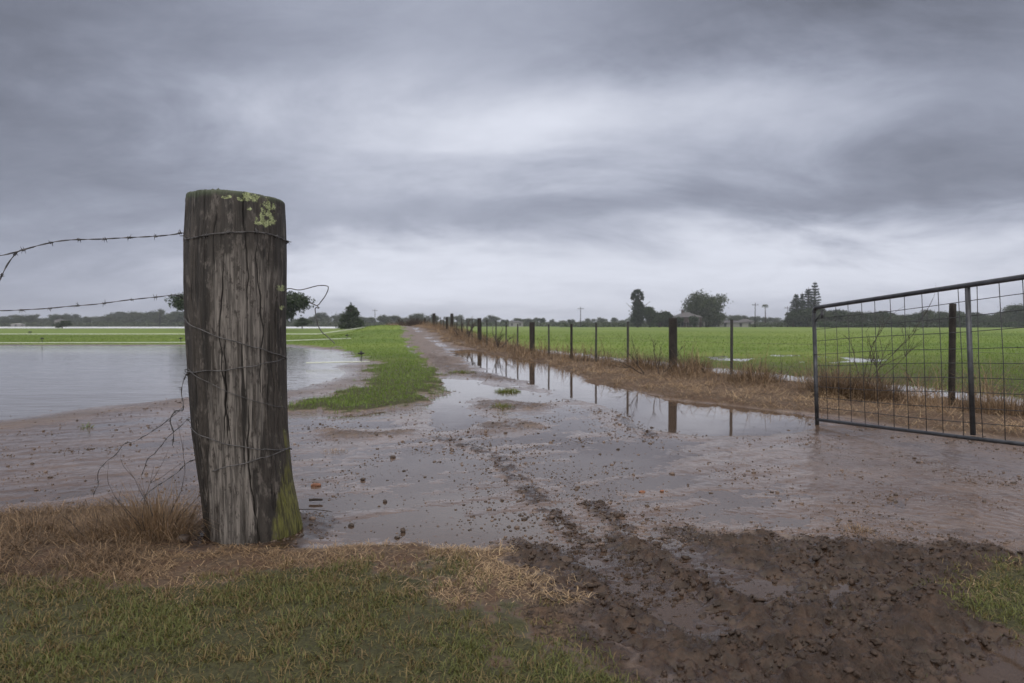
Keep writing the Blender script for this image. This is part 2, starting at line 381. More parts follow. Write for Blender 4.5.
def mat_old_post():
    m = NT('weathered_post_timber'); p = m.n('ShaderNodeTexCoord').outputs['Object']
    sx = m.n('ShaderNodeSeparateXYZ', {0: p}); x, y, z = sx.outputs
    gr = m.noise(m.mapv(p, (26, 26, 1.6)), 1, 6, .65, .3)
    gf = m.noise(m.mapv(p, (110, 110, 5)), 1, 5, .7)
    pt = m.noise(m.mapv(p, (9, 9, 1.5), (0, 0, 0), (3.1, 0, .7)), 1, 5, .62, .5)
    blot = m.noise(m.mapv(p, (30, 30, 14)), 1, 5, .7)
    dark = m.mix(m.smooth(gr, .35, .65), (.013, .011, .010), (.044, .037, .032))
    brn = m.mix(m.smooth(blot, .52, .66), dark, (.098, .086, .078))
    chp = m.noise(m.mapv(p, (55, 55, 22), (0, 0, 0), (2, 5, 1)), 1, 5, .75)
    brn = m.mix(m.smooth(chp, .56, .66), brn, (.012, .009, .008))
    grey = m.mix(m.smooth(gf, .38, .62), (.060, .054, .050), (.195, .176, .162))
    # bare grey heartwood down the face, bark stained dark round it
    cx = m.M('ABSOLUTE', m.M('ADD', x, m.M('ADD', -.005, m.M('MULTIPLY', m.M('SUBTRACT', z, .9), -.05))))
    face = m.smooth(cx, .135, .045); hi = m.smooth(z, 1.20, 1.02)
    gz = m.M('MULTIPLY', m.M('ADD', m.M('MULTIPLY', face, .80), -.02), hi)
    gm = m.smooth(m.M('ADD', gz, m.M('MULTIPLY', m.M('SUBTRACT', pt, .5), 1.9)), .28, .44)
    gm = m.M('MULTIPLY', gm, m.smooth(gr, .62, .48))
    col = m.mix(gm, brn, grey)
    col = m.mix(m.M('MULTIPLY', m.smooth(chp, .54, .62), .75), col, (.022, .017, .015))
    crk = m.smooth(m.noise(m.mapv(p, (34, 34, 1.1)), 1, 3, .5, .6), .60, .68)
    col = m.mix(m.M('MULTIPLY', crk, .85), col, (.010, .008, .007))
    col = m.mix(m.smooth(m.attr('crack'), .15, .7), col, (.008, .006, .005))
    # moss down the wet right edge and on the rim
    mo = m.noise(m.mapv(p, (18, 18, 7)), 1, 4, .7)
    right = m.M('MULTIPLY', m.smooth(x, .085, .155), m.smooth(z, .85, .05, .45, 1.0))
    mm = m.smooth(m.M('ADD', right, m.M('MULTIPLY', m.M('SUBTRACT', mo, .5), 2.0)), .55, .85)
    col = m.mix(m.M('MULTIPLY', mm, .8), col, m.mix(m.smooth(gf, .35, .65), (.035, .032, .010), (.15, .15, .035)))
    rim = m.smooth(m.M('ADD', z, m.M('MULTIPLY', m.M('SUBTRACT', mo, .5), .05)), 1.336, 1.358)
    col = m.mix(m.M('MULTIPLY', rim, .8), col, (.050, .066, .038))
    # pale green lichen blotches
    vo = m.n('ShaderNodeTexVoronoi', {'Vector': m.n('ShaderNodeVectorMath', {0: p, 1: m.n('ShaderNodeVectorMath', {0: m.noise(p, 30, 4, .6, 0, 'Color'), 1: (.05, .05, .05)}, operation='MULTIPLY').outputs[0]}, operation='ADD').outputs[0], 'Scale': 34}).outputs[0]
    def spot(cx_, cz_, rx, rz):
        a = m.M('POWER', m.M('DIVIDE', m.M('SUBTRACT', x, cx_), rx), 2.0); b = m.M('POWER', m.M('DIVIDE', m.M('SUBTRACT', z, cz_), rz), 2.0)
        return m.smooth(m.M('ADD', a, b), 1.3, .2)
    L = spot(.095, 1.29, .024, .070)
    for q in ((.050, 1.345, .030, .022), (.020, 1.335, .014, .010), (.075, 1.255, .018, .018), (.045, 1.30, .009, .009), (.150, 1.14, .012, .018), (.155, .97, .016, .022), (.125, 1.00, .012, .016), (.128, .92, .010, .016), (-.03, 1.34, .02, .01)):
        L = m.M('MAXIMUM', L, spot(*q))
    edge = m.M('MULTIPLY', m.smooth(x, .115, .14), m.smooth(m.noise(m.mapv(p, (22, 22, 9), (0, 0, 0), (4, 2, 1)), 1, 3), .58, .66)); L = m.M('MAXIMUM', L, m.M('MULTIPLY', edge, m.smooth(z, .2, .35)))
    front = m.smooth(y, .05, -.02)
    lm = m.M('MULTIPLY', m.smooth(m.M('ADD', m.M('MULTIPLY', L, .58), m.M('MULTIPLY', m.M('SUBTRACT', m.noise(p, 42, 5, .75), .5), 3.6)), .45, .58), m.M('MULTIPLY', front, m.smooth(L, .03, .25)))
    col = m.mix(m.M('MULTIPLY', lm, .85), col, m.mix(m.smooth(m.noise(p, 130, 3), .35, .65), (.16, .19, .08), (.38, .43, .23)))
    hgt = m.M('ADD', m.M('MULTIPLY', gr, .7), m.M('MULTIPLY', gf, .5)); hgt = m.M('SUBTRACT', hgt, m.M('MULTIPLY', crk, .8)); hgt = m.M('ADD', hgt, m.M('MULTIPLY', blot, .3))
    m.pbr(col, m.mix(gm, .55, .75, 'FLOAT'), m.bump(hgt, .9, .009), .35); return m.m

MAT = {}
MAT['ground'] = mat_ground()
MAT['pond'] = mat_water('rippled_flood_water', (.13, .115, .105), .75, .45)
MAT['puddle'] = mat_water('still_puddle_water', (.115, .080, .060), .5, .03)
MAT['river'] = mat_water('wind_roughened_river_water', (.2, .19, .18), .9, .0, .38)
MAT['lawn'] = mat_blades('lawn_blades', [(0, (.10, .060, .032)), (.33, (.22, .165, .075)), (.55, (.120, .112, .040)), (.8, (.082, .098, .026)), (1, (.15, .165, .05))])
MAT['lush'] = mat_blades('lush_blades', [(0, (.13, .125, .035)), (.35, (.092, .155, .018)), (.7, (.135, .215, .028)), (1, (.20, .265, .055))])
MAT['torn'] = mat_blades('torn_blades', [(0, (.028, .018, .012)), (.4, (.060, .040, .027)), (.7, (.060, .062, .022)), (1, (.15, .11, .06))])
MAT['straw'] = mat_blades('straw_blades', [(0, (.068, .048, .032)), (.35, (.19, .125, .075)), (.7, (.34, .235, .14)), (1, (.48, .36, .22))])
MAT['post'] = mat_old_post()
MAT['wire'] = simple('rusty_fencing_wire', (.085, .082, .085), .5, .5, 60, .5, .5)
MAT['galv'] = simple('galvanised_pipe', (.055, .058, .066), .42, .35, 14, .5, .6, False, .15, 90)
MAT['mesh'] = simple('dull_mesh_wire', (.035, .035, .04), .5, .35, 30, .4, .3)
MAT['darkwood'] = simple('dark_wet_timber', (.018, .015, .013), .7, .5, 14, .3, 0, False, .6, 60)
MAT['picket'] = simple('dark_steel_picket', (.028, .027, .027), .6, .4, 20)
MAT['twig'] = simple('dead_twig_bark', (.045, .033, .028), .8, .4, 20)
MAT['bark'] = simple('tree_bark', (.06, .048, .04), .9, .4, 3, .2, 0, True, .4, 8)
MAT['leaf_dark'] = mat_leaf('dark_evergreen_leaf', (.018, .032, .014), (.045, .068, .028))
MAT['leaf_mid'] = mat_leaf('olive_leaf', (.030, .045, .020), (.070, .090, .042))
MAT['leaf_pine'] = mat_leaf('pine_foliage', (.015, .027, .016), (.035, .052, .030))
MAT['stone'] = simple('dark_mud_lump', (.050, .034, .026), .5, .4, 60, .4, 0, False, .4, 150)
def mat_crumb():
    m = NT('mud_crumb'); r = m.n('ShaderNodeNewGeometry').outputs['Random Per Island']
    m.pbr(m.mix(m.M('POWER', r, 1.6), (.035, .024, .018), (.15, .105, .082)), .5, None, .4); return m.m
MAT['crumb'] = mat_crumb()
MAT['clod'] = simple('turned_mud', (.036, .022, .015), .6, .4, 30, .35, 0, False, .5, 120)
MAT['brick'] = simple('broken_brick', (.19, .085, .050), .7, .3, 60, .3, 0, False, .4, 150)
MAT['pipe'] = simple('white_irrigation_pipe', (.52, .56, .48), .45, .12, 3)
MAT['black'] = simple('black_plastic', (.02, .02, .022), .5, .2, 20)
MAT['white_wall'] = simple('white_weatherboard', (.22, .22, .215), .7, .08, 1)
MAT['brick_wall'] = simple('dark_brick_wall', (.060, .045, .040), .8, .2, 2)
MAT['window_frame'] = simple('grey_window_frame', (.16, .16, .155), .6, .1, 2)
MAT['roof'] = simple('iron_roof', (.065, .062, .066), .6, .15, .5)
MAT['glass'] = simple('window_glass', (.03, .035, .04), .15, .1, 1)
MAT['hill'] = simple('wooded_hill', (.035, .05, .035), .9, .4, .05)

# ------------------------------------------------------------------ ground sheet
def axis(breaks):
    out = [breaks[0][0]]
    for (a, st), (b, _) in zip(breaks[:-1], breaks[1:]):
        v = out[-1]; e1 = _
        while v < b-1e-6:
            t = (v-a)/(b-a); v += st*(e1/st)**t; out.append(min(v, b))
    return np.array(out)
half_r = axis([(3.0, .015), (8, .07), (30, .5), (200, 6), (1600, 90)])
half_l = axis([(2.2, .015), (8, .07), (30, .4), (200, 6), (1600, 90)])
xs = np.unique(np.concatenate([-half_l, np.arange(-2.2, 0, .0125), np.arange(0, 3.0, .0088), half_r]))
ys = axis([(-6, .5), (1.0, .04), (1.5, .0088), (3.0, .010), (3.6, .016), (8, .045), (25, .22), (80, 1.2), (300, 8), (1600, 80)])
GX, GY = np.meshgrid(xs, ys)
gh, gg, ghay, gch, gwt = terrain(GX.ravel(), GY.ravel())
nx, ny = len(xs), len(ys)
i = np.arange(nx-1)[None, :] + np.arange(ny-1)[:, None]*nx
quads = np.stack([i, i+1, i+1+nx, i+nx], -1).reshape(-1, 4)
me = fast_mesh('ground', np.stack([GX.ravel(), GY.ravel(), gh], -1), quads, None, {'green': gg, 'hay': ghay, 'churn_and_shade': gch, 'wet': gwt}, True)
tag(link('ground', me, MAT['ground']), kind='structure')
print('ground verts', nx, ny, nx*ny)

def height_at(x, y):
    return float(terrain(np.array([float(x)]), np.array([float(y)]))[0][0])

# water: one still level; puddles appear wherever the ground dips below it
b = MB(); b.poly([(-1500, -6, 0), (1500, -6, 0), (1500, 1500, 0), (-1500, 1500, 0)])
tag(b.build('puddle_water', MAT['puddle']), kind='structure')
def grow(poly, d):
    cx = sum(p[0] for p in poly)/len(poly); cy = sum(p[1] for p in poly)/len(poly); out = []
    n = len(poly)
    area = sum(poly[i][0]*poly[(i+1) % n][1]-poly[(i+1) % n][0]*poly[i][1] for i in range(n))
    sg = 1 if area > 0 else -1
    for i in range(n):
        a = Vector(poly[i-1]); p = Vector(poly[i]); c = Vector(poly[(i+1) % n])
        t1 = (p-a).normalized(); t2 = (c-p).normalized()
        nrm = (Vector((t1.y, -t1.x))+Vector((t2.y, -t2.x)))
        nrm = nrm.normalized() if nrm.length > 1e-6 else Vector((t1.y, -t1.x))
        out.append(p+nrm*sg*d)
    return out
b = MB(); b.poly([(p[0], p[1], .004) for p in grow(POND, .22)])
tag(b.build('flood_water', MAT['pond']), kind='structure')
b = MB(); b.poly([(p[0], p[1], .003) for p in grow(FARW, 4)])
tag(b.build('river_water', MAT['river']), kind='structure')

# ------------------------------------------------------------------ blades
def blades(name, x, y, z, hgt, wid, lean, az, tone, mat, label=None, parent=None, droop=.35, kind='stuff', cat='grass'):
    n = len(x)
    ca, sa = np.cos(az), np.sin(az); s1, c1 = np.sin(lean), np.cos(lean)
    lean2 = np.minimum(lean+droop+lean*.5, 1.95); s2, c2 = np.sin(lean2), np.cos(lean2)
    base = np.stack([x, y, z], -1)
    tw = az + PI/2 + rng.normal(0, .5, n); side = np.stack([np.cos(tw), np.sin(tw), np.zeros(n)], -1)*wid[:, None]*.5
    d1 = np.stack([ca*s1, sa*s1, c1], -1)*hgt[:, None]*.55; d2 = np.stack([ca*s2, sa*s2, c2], -1)*hgt[:, None]*.5
    m1 = base+d1; tip = m1+d2
    tip[:, 2] = np.maximum(tip[:, 2], z+.002)
    V = np.stack([base-side, base+side, m1+side*.8, m1-side*.8, tip], 1).reshape(-1, 3)
    k = np.arange(n)[:, None]*5
    q = k+np.array([[0, 1, 2, 3]]); t = k+np.array([[3, 2, 4]])
    me = fast_mesh(name, V, q, t, {'tone': np.repeat(tone, 5)})
    o = link(name, me, mat, parent)
    if kind == 'stuff': tag(o, label, cat, None, 'stuff')
    return o
def scatter(n, x0, x1, y0, y1, fan=False):
    if fan:   # equal chance per unit of log distance: dense near, thin far
        y = y0*(y1/y0)**rng.random(n); x = x0 + (x1-x0)*rng.random(n); x = x*y
    else:
        x = rng.uniform(x0, x1, n); y = rng.uniform(y0, y1, n)
    return x, y

# near lawn
x, y = scatter(400000, -2.6, 2.4, 1.0, 2.95)
h, g, hy, ch, wt = terrain(x, y)
pat = fbm(x, y, 2.6, 3, 101); pat2 = fbm(x, y, 11, 2, 103)
keep = (rng.random(len(x)) < g**.8) & (g > .06) & (rng.random(len(x)) < .12+.95*sstep(-.3, .3, pat*.8+pat2*.8))
x, y, h, g, pat = x[keep], y[keep], h[keep], g[keep], pat[keep]; n = len(x)
tone = np.clip(.52 + .42*pat + .2*fbm(x, y, 9, 2, 107) + rng.normal(0, .26, n) - .22*sstep(1.9, 2.6, y) + .18*sstep(1.0, 1.3, x), 0, 1)
blades('lawn_grass', x, y, h-.003, rng.uniform(.012, .038, n), rng.uniform(.0016, .0034, n), rng.uniform(.2, 1.35, n), rng.uniform(0, 2*PI, n), tone, MAT['lawn'],
       'short damp worn green lawn in the foreground below the big post')
# dead straw fringe, in front of post and on the bank to its left
x, y = scatter(150000, -3.0, 2.3, 2.0, 3.1)
h, g, hy, ch, wt = terrain(x, y)
pt = fbm(x, y, 4, 3, 111)
keep = (rng.random(len(x)) < hy*1.1) & (hy > .08) & (rng.random(len(x)) < .12+.7*sstep(-.3, .3, pt))
x, y, h, pt = x[keep], y[keep], h[keep], pt[keep]; n = len(x)
left = sstep(-1.1, -1.5, x)
az = rng.uniform(0, 2*PI, n)
tone = np.clip(rng.normal(.52, .22, n)-.25*left + .25*sstep(-.8, .0, x), 0, 1)
blades('dead_straw', x, y, h-.001, rng.uniform(.02, .065, n)*(1+1.0*left), rng.uniform(.0012, .0028, n), rng.uniform(.9, 1.55, n)-.35*left*rng.random(n), az, tone, MAT['straw'],
       'matted dead brown straw along the top edge of the foreground lawn')
# hay strip along fence
pts = []
for k in range(len(FENCE)-1):
    a = np.array(FENCE[k]); b_ = np.array(FENCE[k+1]); L = np.linalg.norm(b_-a)
    mid = (a+b_)/2; nn = int(min(30000, 3.4e5*L/max(mid[1], 3)**1.35)); t = rng.random(nn)[:, None]
    q = a+(b_-a)*t; d = (b_-a)/L; nrm = np.array([d[1], -d[0]])      # to the right of travel
    q = q + nrm*rng.uniform(-3.2, 1.3, nn)[:, None]; pts.append(q)
q = np.concatenate(pts); x, y = q[:, 0], q[:, 1]
h, g, hy, ch, wt = terrain(x, y)
pt = fbm(x, y, 1.6, 3, 121)
keep = (hy > .4) & (h > -.01) & (rng.random(len(x)) < .15+sstep(-.2, .25, pt+.5*fbm(x, y, 5, 2, 125)))
x, y, h, pt = x[keep], y[keep], h[keep], pt[keep]; n = len(x)
fd = seg_dist(x, y, FENCE); up = sstep(1.1, .2, fd)*sstep(-.25, .2, pt)
sz = np.clip(y/9, .8, 2.2)
blades('dry_roadside_grass', x, y, h-.005, rng.uniform(.07, .20, n)*(1+1.0*up)*(.6+1.3*sstep(-.15, .3, fbm(x, y, 2.3, 2, 123))), rng.uniform(.003, .006, n)*sz, np.where(rng.random(n) < up*.55, rng.uniform(.05, .8, n), rng.uniform(.9, 1.5, n)),
       rng.uniform(0, 2*PI, n), np.clip(rng.normal(.54, .2, n)+.22*fbm(x, y, .9, 2, 127)-.30*up+.1*sstep(10, 7, y), 0, 1), MAT['straw'], 'flattened tawny dry grass along the foot of the wire fence')
# torn roots and trampled blades in the churned mud
x, y = scatter(90000, .0, 3.0, 1.2, 2.9)
h, g, hy, ch, wt = terrain(x, y)
keep = (ch > .5) & (g < .5) & (rng.random(len(x)) < .10+.9*sstep(.0, .35, fbm(x, y, 3.5, 3, 141))); x, y, h = x[keep], y[keep], h[keep]; n = len(x)
blades('trampled_grass', x, y, h-.004, rng.uniform(.008, .035, n), rng.uniform(.001, .0028, n), rng.uniform(.6, 1.5, n), rng.normal(.8, .8, n), np.clip(rng.normal(.14, .2, n), 0, 1), MAT['torn'],
       'torn dark roots and trampled grass mixed into the churned mud')
# lush verge + paddocks
def lush(name, label, n0, fx0, fx1, y0, y1, test, hmin, hmax):
    x, y = scatter(n0, fx0, fx1, y0, y1, True)
    h, g, hy, ch, wt = terrain(x, y)
    keep = (rng.random(len(x)) < g**1.3) & (g > .1) & (h > np.where(x > 0, -.02, .002)) & test(x, y)
    x, y, h, g = x[keep], y[keep], h[keep], g[keep]; n = len(x)
    pt = fbm(x, y, .8, 3, 131); sz = np.clip(y/9, .7, 5)
    blades(name, x, y, h-.004, rng.uniform(hmin, hmax, n)*np.clip(1+.4*pt, .5, 1.6), .0042*sz*rng.uniform(.7, 1.3, n), rng.uniform(.1, 1.15, n), rng.uniform(0, 2*PI, n),
           np.clip(.5+.3*pt+.35*fbm(x, y, .13, 3, 133)+rng.normal(0, .2, n), 0, 1), MAT['lush'], label)
lush('verge_grass', 'bright lush green grass on the verge between pond and muddy track', 170000, -.75, -.05, 5.8, 60,
     lambda x, y: (x < -.05), .035, .075)
lush('paddock_grass', 'soaked green grass of the paddock behind the wire fence', 190000, -.3, 1.05, 6.0, 90,
     lambda x, y: (x > np.interp(y, [p[1] for p in FENCE], [p[0] for p in FENCE])), .04, .09)

# ------------------------------------------------------------------ the big post
Yc = 2.80
prof = [(545, 253, 47.5), (540, 252.5, 47.5), (515, 249.5, 47), (480, 245.5, 46.8), (430, 240, 48), (380, 238, 49), (330, 236.5, 50), (285, 236.5, 50.8), (240, 237, 50.6), (200, 237.8, 48.6), (190, 238, 48)]
pz = [W(512, p[0], Yc).z for p in prof]; pc = [(p[1]-512)/F*Yc for p in prof]; pr = [p[2]/F*Yc*.932 for p in prof]
PX0 = pc[-1]; ZT = 1.366
def axis_at(z): return float(np.interp(z, pz, pc)), float(np.interp(z, pz, pr))
post = empty('strainer_post', (-1.06, Yc, 0), 'thick weathered round timber post wrapped in wire, mossy and lichened, nearest the viewer', 'fence post')
NA, NZ = 400, 260
th = np.linspace(0, 2*PI, NA, endpoint=False); zz = np.linspace(-.12, ZT, NZ)
TH, ZZ = np.meshgrid(th, zz)
def ang_noise(f, fz, seed, o=3):
    return fbm(np.cos(TH)*f+50, np.sin(TH)*f+ZZ*fz+20, 1.0, o, seed) if True else 0
cx = np.interp(ZZ, pz, pc); rr = np.interp(ZZ, pz, pr)
ridg = ang_noise(14, .55, 201, 3); big = ang_noise(1.6, .8, 203, 2)
rad = rr*(1+.02*big) + .0045*ridg - .010*np.maximum(0, np.abs(ang_noise(5, .35, 205, 2))*-6+.35) + .002*ang_noise(40, 4, 207, 2)
crack = np.zeros_like(TH); rc = np.random.default_rng(12)
for k in range(26):
    a0 = rc.uniform(0, 2*PI) if k > 16 else rc.uniform(PI*1.05, PI*1.95); zc_ = rc.uniform(.05, 1.3); ln = rc.uniform(.12, .5); dp = rc.uniform(.003, .009)
    aa = a0 + .10*noise(ZZ*3.0+k*7, ZZ*0+k, 5) + .035*noise(ZZ*14+k*3, ZZ*0+k, 6) + rc.normal(0, .12)*(ZZ-zc_)
    dd = np.abs((TH-aa+PI) % (2*PI)-PI)*.19; wd = .0045*sstep(ln, ln*.5, np.abs(ZZ-zc_))*rc.uniform(.45, 1.1)+1e-5
    q_ = np.clip(1-dd/wd, 0, 1)*sstep(ln, ln*.6, np.abs(ZZ-zc_)); rad -= dp*q_; crack = np.maximum(crack, q_)
# flare at the foot on the right
rad += .018*np.exp(-((TH-.0+2*PI*(TH > PI)*-1)/.6)**2)*sstep(.25, .0, ZZ)
edge = sstep(ZT-.010, ZT, ZZ); rad -= .006*edge**2
tilt = -.006*np.cos(TH)   # sawn top falls a touch to the right
Zv = ZZ + tilt*sstep(ZT-.25, ZT, ZZ) + .004*ang_noise(3, 0, 209, 2)*edge
V = np.stack([(cx+rad*np.cos(TH)+1.06).ravel(), (rad*np.sin(TH)).ravel(), Zv.ravel()], -1)
# cap rings
rings = []
for k, fr in enumerate((.93, .8, .6, .4, .2)):
    t_ = th; c_ = pc[-1]; rb = rad[-1]*fr
    rings.append(np.stack([c_+rb*np.cos(t_)+1.06, rb*np.sin(t_), Zv[-1]*0+ZT-.006*np.cos(t_)*fr+.003*np.sin(3*t_)*fr+.004*(1-fr)+.002*rng.normal(0, 1, NA)], -1))
V = np.concatenate([V]+rings+[np.array([[pc[-1]+1.06, 0, ZT+.003]])])
nr = NZ+len(rings); k = np.arange(NA); 
quads = np.concatenate([np.stack([k+i*NA, (k+1) % NA+i*NA, (k+1) % NA+(i+1)*NA, k+(i+1)*NA], -1) for i in range(nr-1)])
tris = np.stack([k+(nr-1)*NA, (k+1) % NA+(nr-1)*NA, np.full(NA, nr*NA)], -1)
me = fast_mesh('timber', V, quads, tris, {'crack': np.concatenate([crack.ravel(), np.zeros(len(V)-crack.size)])}, True)
link('timber', me, MAT['post'], post)
# object space x of timber is measured from -1.06; material expects x from the axis

def on_post(px, py, off=.004):
    """point on the post's near face seen at px, py"""
    z = W(px, py, Yc-.15).z; c, r = axis_at(z)
    lo, hi = Yc-.25, Yc+.02; best = None
    for k in range(60):
        Y = lo+(hi-lo)*k/59; p = W(px, py, Y); c, r = axis_at(p.z)
        if math.hypot(p.x-c, p.y-Yc) < r+off: best = p; break
    if best is None: p = W(px, py, Yc); best = p
    c, r = axis_at(best.z); v = Vector((best.x-c, best.y-Yc)); v = v.normalized()*(r+off+.003)
    return Vector((c+v.x, Yc+v.y, best.z))
def round_back(p, q, steps=14, off=.007):
    c, r = axis_at(p.z); a0 = math.atan2(p.y-Yc, p.x-c); c2, r2 = axis_at(q.z); a1 = math.atan2(q.y-Yc, q.x-c2)
    while a1 < a0: a1 += 2*PI
    out = []
    for k in range(1, steps):
        t = k/steps; z = p.z+(q.z-p.z)*t; c, r = axis_at(z); a = a0+(a1-a0)*t; out.append(Vector((c+math.cos(a)*(r+off), Yc+math.sin(a)*(r+off), z)))
    return out
def resample(pts, step):
    # Catmull-Rom then even spacing
    P = [Vector(p) for p in pts]; P = [P[0]*2-P[1]]+P+[P[-1]*2-P[-2]]; out = []
    for i in range(1, len(P)-2):
        n = max(2, int((P[i+1]-P[i]).length/step))
        for k in range(n):
            t = k/n; a, b, c, d = P[i-1:i+3]
            out.append(.5*((2*b)+(c-a)*t+(2*a-5*b+4*c-d)*t*t+(3*b-a-3*c+d)*t**3))
    out.append(P[-2]); return out
def barbed(name, label, pts, r=.0016, barbs=True, gap=.098, twist=.02, kinkr=.0016, group=None, start=.03):
    path = resample(pts, .006); mb = MB(); L = 0; s1 = []; s2 = []; tw = 0; nextb = start; bb = MB()
    for i, p in enumerate(path):
        t = (path[min(i+1, len(path)-1)]-path[max(i-1, 0)]).normalized(); u = t.orthogonal().normalized(); w = t.cross(u)
        if i: L += (p-path[i-1]).length
        kink = Vector((noise(np.array([L*9.]), np.array([.3]), 3)[0], noise(np.array([L*9.]), np.array([5.3]), 4)[0], noise(np.array([L*9.]), np.array([9.3]), 5)[0]))*kinkr
        a = L/twist
        o = (u*math.cos(a)+w*math.sin(a))*r*.95
        s1.append(p+o+kink); s2.append(p-o+kink)
        if barbs and L > nextb:
            nextb += gap*random.uniform(.9, 1.1)
            ring = []
            for k in range(13):
                an = 2*PI*k/6; ring.append(p+kink+(u*math.cos(an)+w*math.sin(an))*r*2.7+t*(k/12-.5)*.013)
            bb.tube(ring, r*1.0, 5)
            for sgn in (-1, 1):
                for q in (-1, 1):
                    an = random.uniform(0, 2*PI); d = (u*math.cos(an)+w*math.sin(an)+t*random.uniform(-.3, .3)).normalized()
                    p0 = p+kink+t*.004*q; bb.tube([p0-d*.003, p0+d*.008, p0+d*.017], [r*.75, r*.7, r*.2], 5)
    if barbs:
        root = empty(name, tuple(path[0]), label, 'barbed wire', group)
        for m_ in (mb, bb): pass
        mb.tube(s1[::1], r, 5); mb.tube(s2[::1], r, 5)
        for nm, m_ in (('strand', mb), ('barb_knots', bb)):
            m_.v = [v-path[0] for v in m_.v]
            o = m_.build(nm, MAT['wire'], root, True)
            if nm == 'barb_knots': o['kind'] = 'stuff'
        return root
    mb.tube([a+Vector((0, 0, 0)) for a in s1], r*1.15, 6)
    o = mb.build(name, MAT['wire'], None, True)
    return tag(o, label, 'wire', group)
YL = Yc-.02
# top strand coming in from the left, tied and taken round the post
front = [on_post(px, py) for px, py in ((186.5, 239), (195, 237.5), (210, 234.5), (232, 232.5), (255, 232.3), (272, 235), (286, 240))]
barbed('barbed_wire', 'topmost barbed wire running in from the left and tied round the post near its head',
       [W(-70, 262, 2.62), W(-25, 258, 2.66), W(0, 255.5, 2.68), W(17, 251.5, 2.70), W(40, 245, 2.72), W(62, 240.8, 2.74), W(100, 238.8, 2.76), W(140, 237.2, 2.78), W(172, 234.5, YL), W(183, 233, YL)] + front[:1] + front[1:] + round_back(front[-1], front[0])[:11], start=.02)
barbed('barbed_wire', 'loose broken barbed strand drooping off the topmost wire at the left edge',
       [W(34, 247, 2.715), W(20, 250.5, 2.71), W(13, 257, 2.70), W(6, 267, 2.69), W(0, 279, 2.67), W(-10, 300, 2.66), W(-26, 330, 2.66)], start=.07)
barbed('barbed_wire', 'second barbed wire from the left, meeting the post level with the distant tree',
       [W(-70, 311, 2.66), W(0, 310.5, 2.70), W(45, 308.5, 2.72), W(90, 304.5, 2.74), W(130, 300, 2.77), W(158, 296.6, 2.79), W(176, 295, 2.80), W(185, 300, 2.83)], start=.02, r=.0013)
f1 = [on_post(px, py) for px, py in ((184.8, 316), (190, 323), (205, 331.5), (225, 338.5), (245, 344.5), (262, 349.5), (276, 354), (286.5, 358))]
f2 = [on_post(px, py) for px, py in ((189, 372), (202, 371.5), (222, 370.3), (245, 367), (268, 362.5), (286.5, 358.5))]
barbed('tie_wire', 'plain wire slanting down across the middle of the post and back round it', f1 + round_back(f1[-1], f2[0]) + f2, barbs=False, r=.0019)
f3 = [on_post(px, py) for px, py in ((189, 369), (198, 376), (212, 384), (232, 393), (252, 400), (270, 405), (286, 408))]
barbed('tie_wire', 'thin wire sloping down below the middle wrap of the post', f3, barbs=False, r=.0013)
f4 = [on_post(px, py) for px, py in ((191, 427.5), (204, 436), (222, 442.5), (245, 447), (268, 449.5), (288, 449))]
f5 = [on_post(px, py) for px, py in ((196.5, 474), (215, 470), (238, 464.5), (262, 457.5), (280, 451.5), (289, 447))]
barbed('tie_wire', 'lowest plain wire looped round the foot of the post', f4 + round_back(f4[-1], f5[0]) + f5, barbs=False, r=.0018)
barbed('barbed_wire', 'tangled barbed end hanging beside the left face of the post above the dry tuft',
       [on_post(189, 372), W(186, 376, 2.76), W(181, 385, 2.74), W(180, 393, 2.73), W(184, 402, 2.72), W(184, 408, 2.72), W(176, 409, 2.73), W(171, 414, 2.74), W(169, 421, 2.75), W(173, 432, 2.75), W(173, 447, 2.75)], gap=.045, r=.0011, kinkr=.012)
barbed('barbed_wire', 'slack barbed wire falling from the hanging tangle to the mud at left',
       [W(184, 405, 2.73), W(172, 417, 2.76), W(158, 427, 2.82), W(140, 437, 2.9), W(118, 450, 3.0), W(104, 465, 3.05), W(97, 480, 3.1), W(94, 497, 3.2)], r=.0008, gap=.11, kinkr=.012, twist=.04)
barbed('barbed_wire', 'short barbed wire falling left from the post just below the tangle',
       [on_post(191, 418), W(186, 421, 2.78), W(172, 433, 2.82), W(160, 445, 2.86), W(150, 458, 2.95), W(140, 474, 3.0)], r=.0008, gap=.08, kinkr=.012, twist=.04)
barbed('barbed_wire', 'lowest barbed wire running from the post down into the dry tuft',
       [on_post(194, 458), W(189, 461, 2.76), W(178, 472, 2.72), W(165, 481, 2.68), W(152, 489, 2.64), W(141, 500, 2.6)], r=.0010, gap=.05, kinkr=.010)
barbed('tie_wire', 'bent loose wire end curling off the right side of the post against the sky',
       [on_post(283, 292), W(289, 288.5, 2.78), W(299, 289.5, 2.78), W(309, 288, 2.78), W(320, 286, 2.78), W(327.5, 286.5, 2.78), W(326, 294, 2.78), W(322, 301, 2.78), W(317, 305.5, 2.78), W(312, 303.5, 2.78), W(309, 302, 2.77), W(315, 304.5, 2.77), W(319, 308, 2.77), W(315.5, 307.5, 2.78), W(316, 316, 2.78), W(318, 326, 2.78), W(325, 335, 2.78), W(335, 343, 2.77)], barbs=False, r=.0017, kinkr=.002)

# ------------------------------------------------------------------ gate
gl = Vector((2.60, 5.80)); gr_ = Vector((2.872, 4.23)); gd = (gr_-gl).normalized(); GL = 3.55
gate = empty('farm_gate', (gl.x, gl.y, 0), 'open galvanised pipe farm gate filled with wire mesh at the right edge', 'gate', rz=math.atan2(gd.y, gd.x))
gate.rotation_euler = (0, -math.atan2(.10, 1.54), math.atan2(gd.y, gd.x))
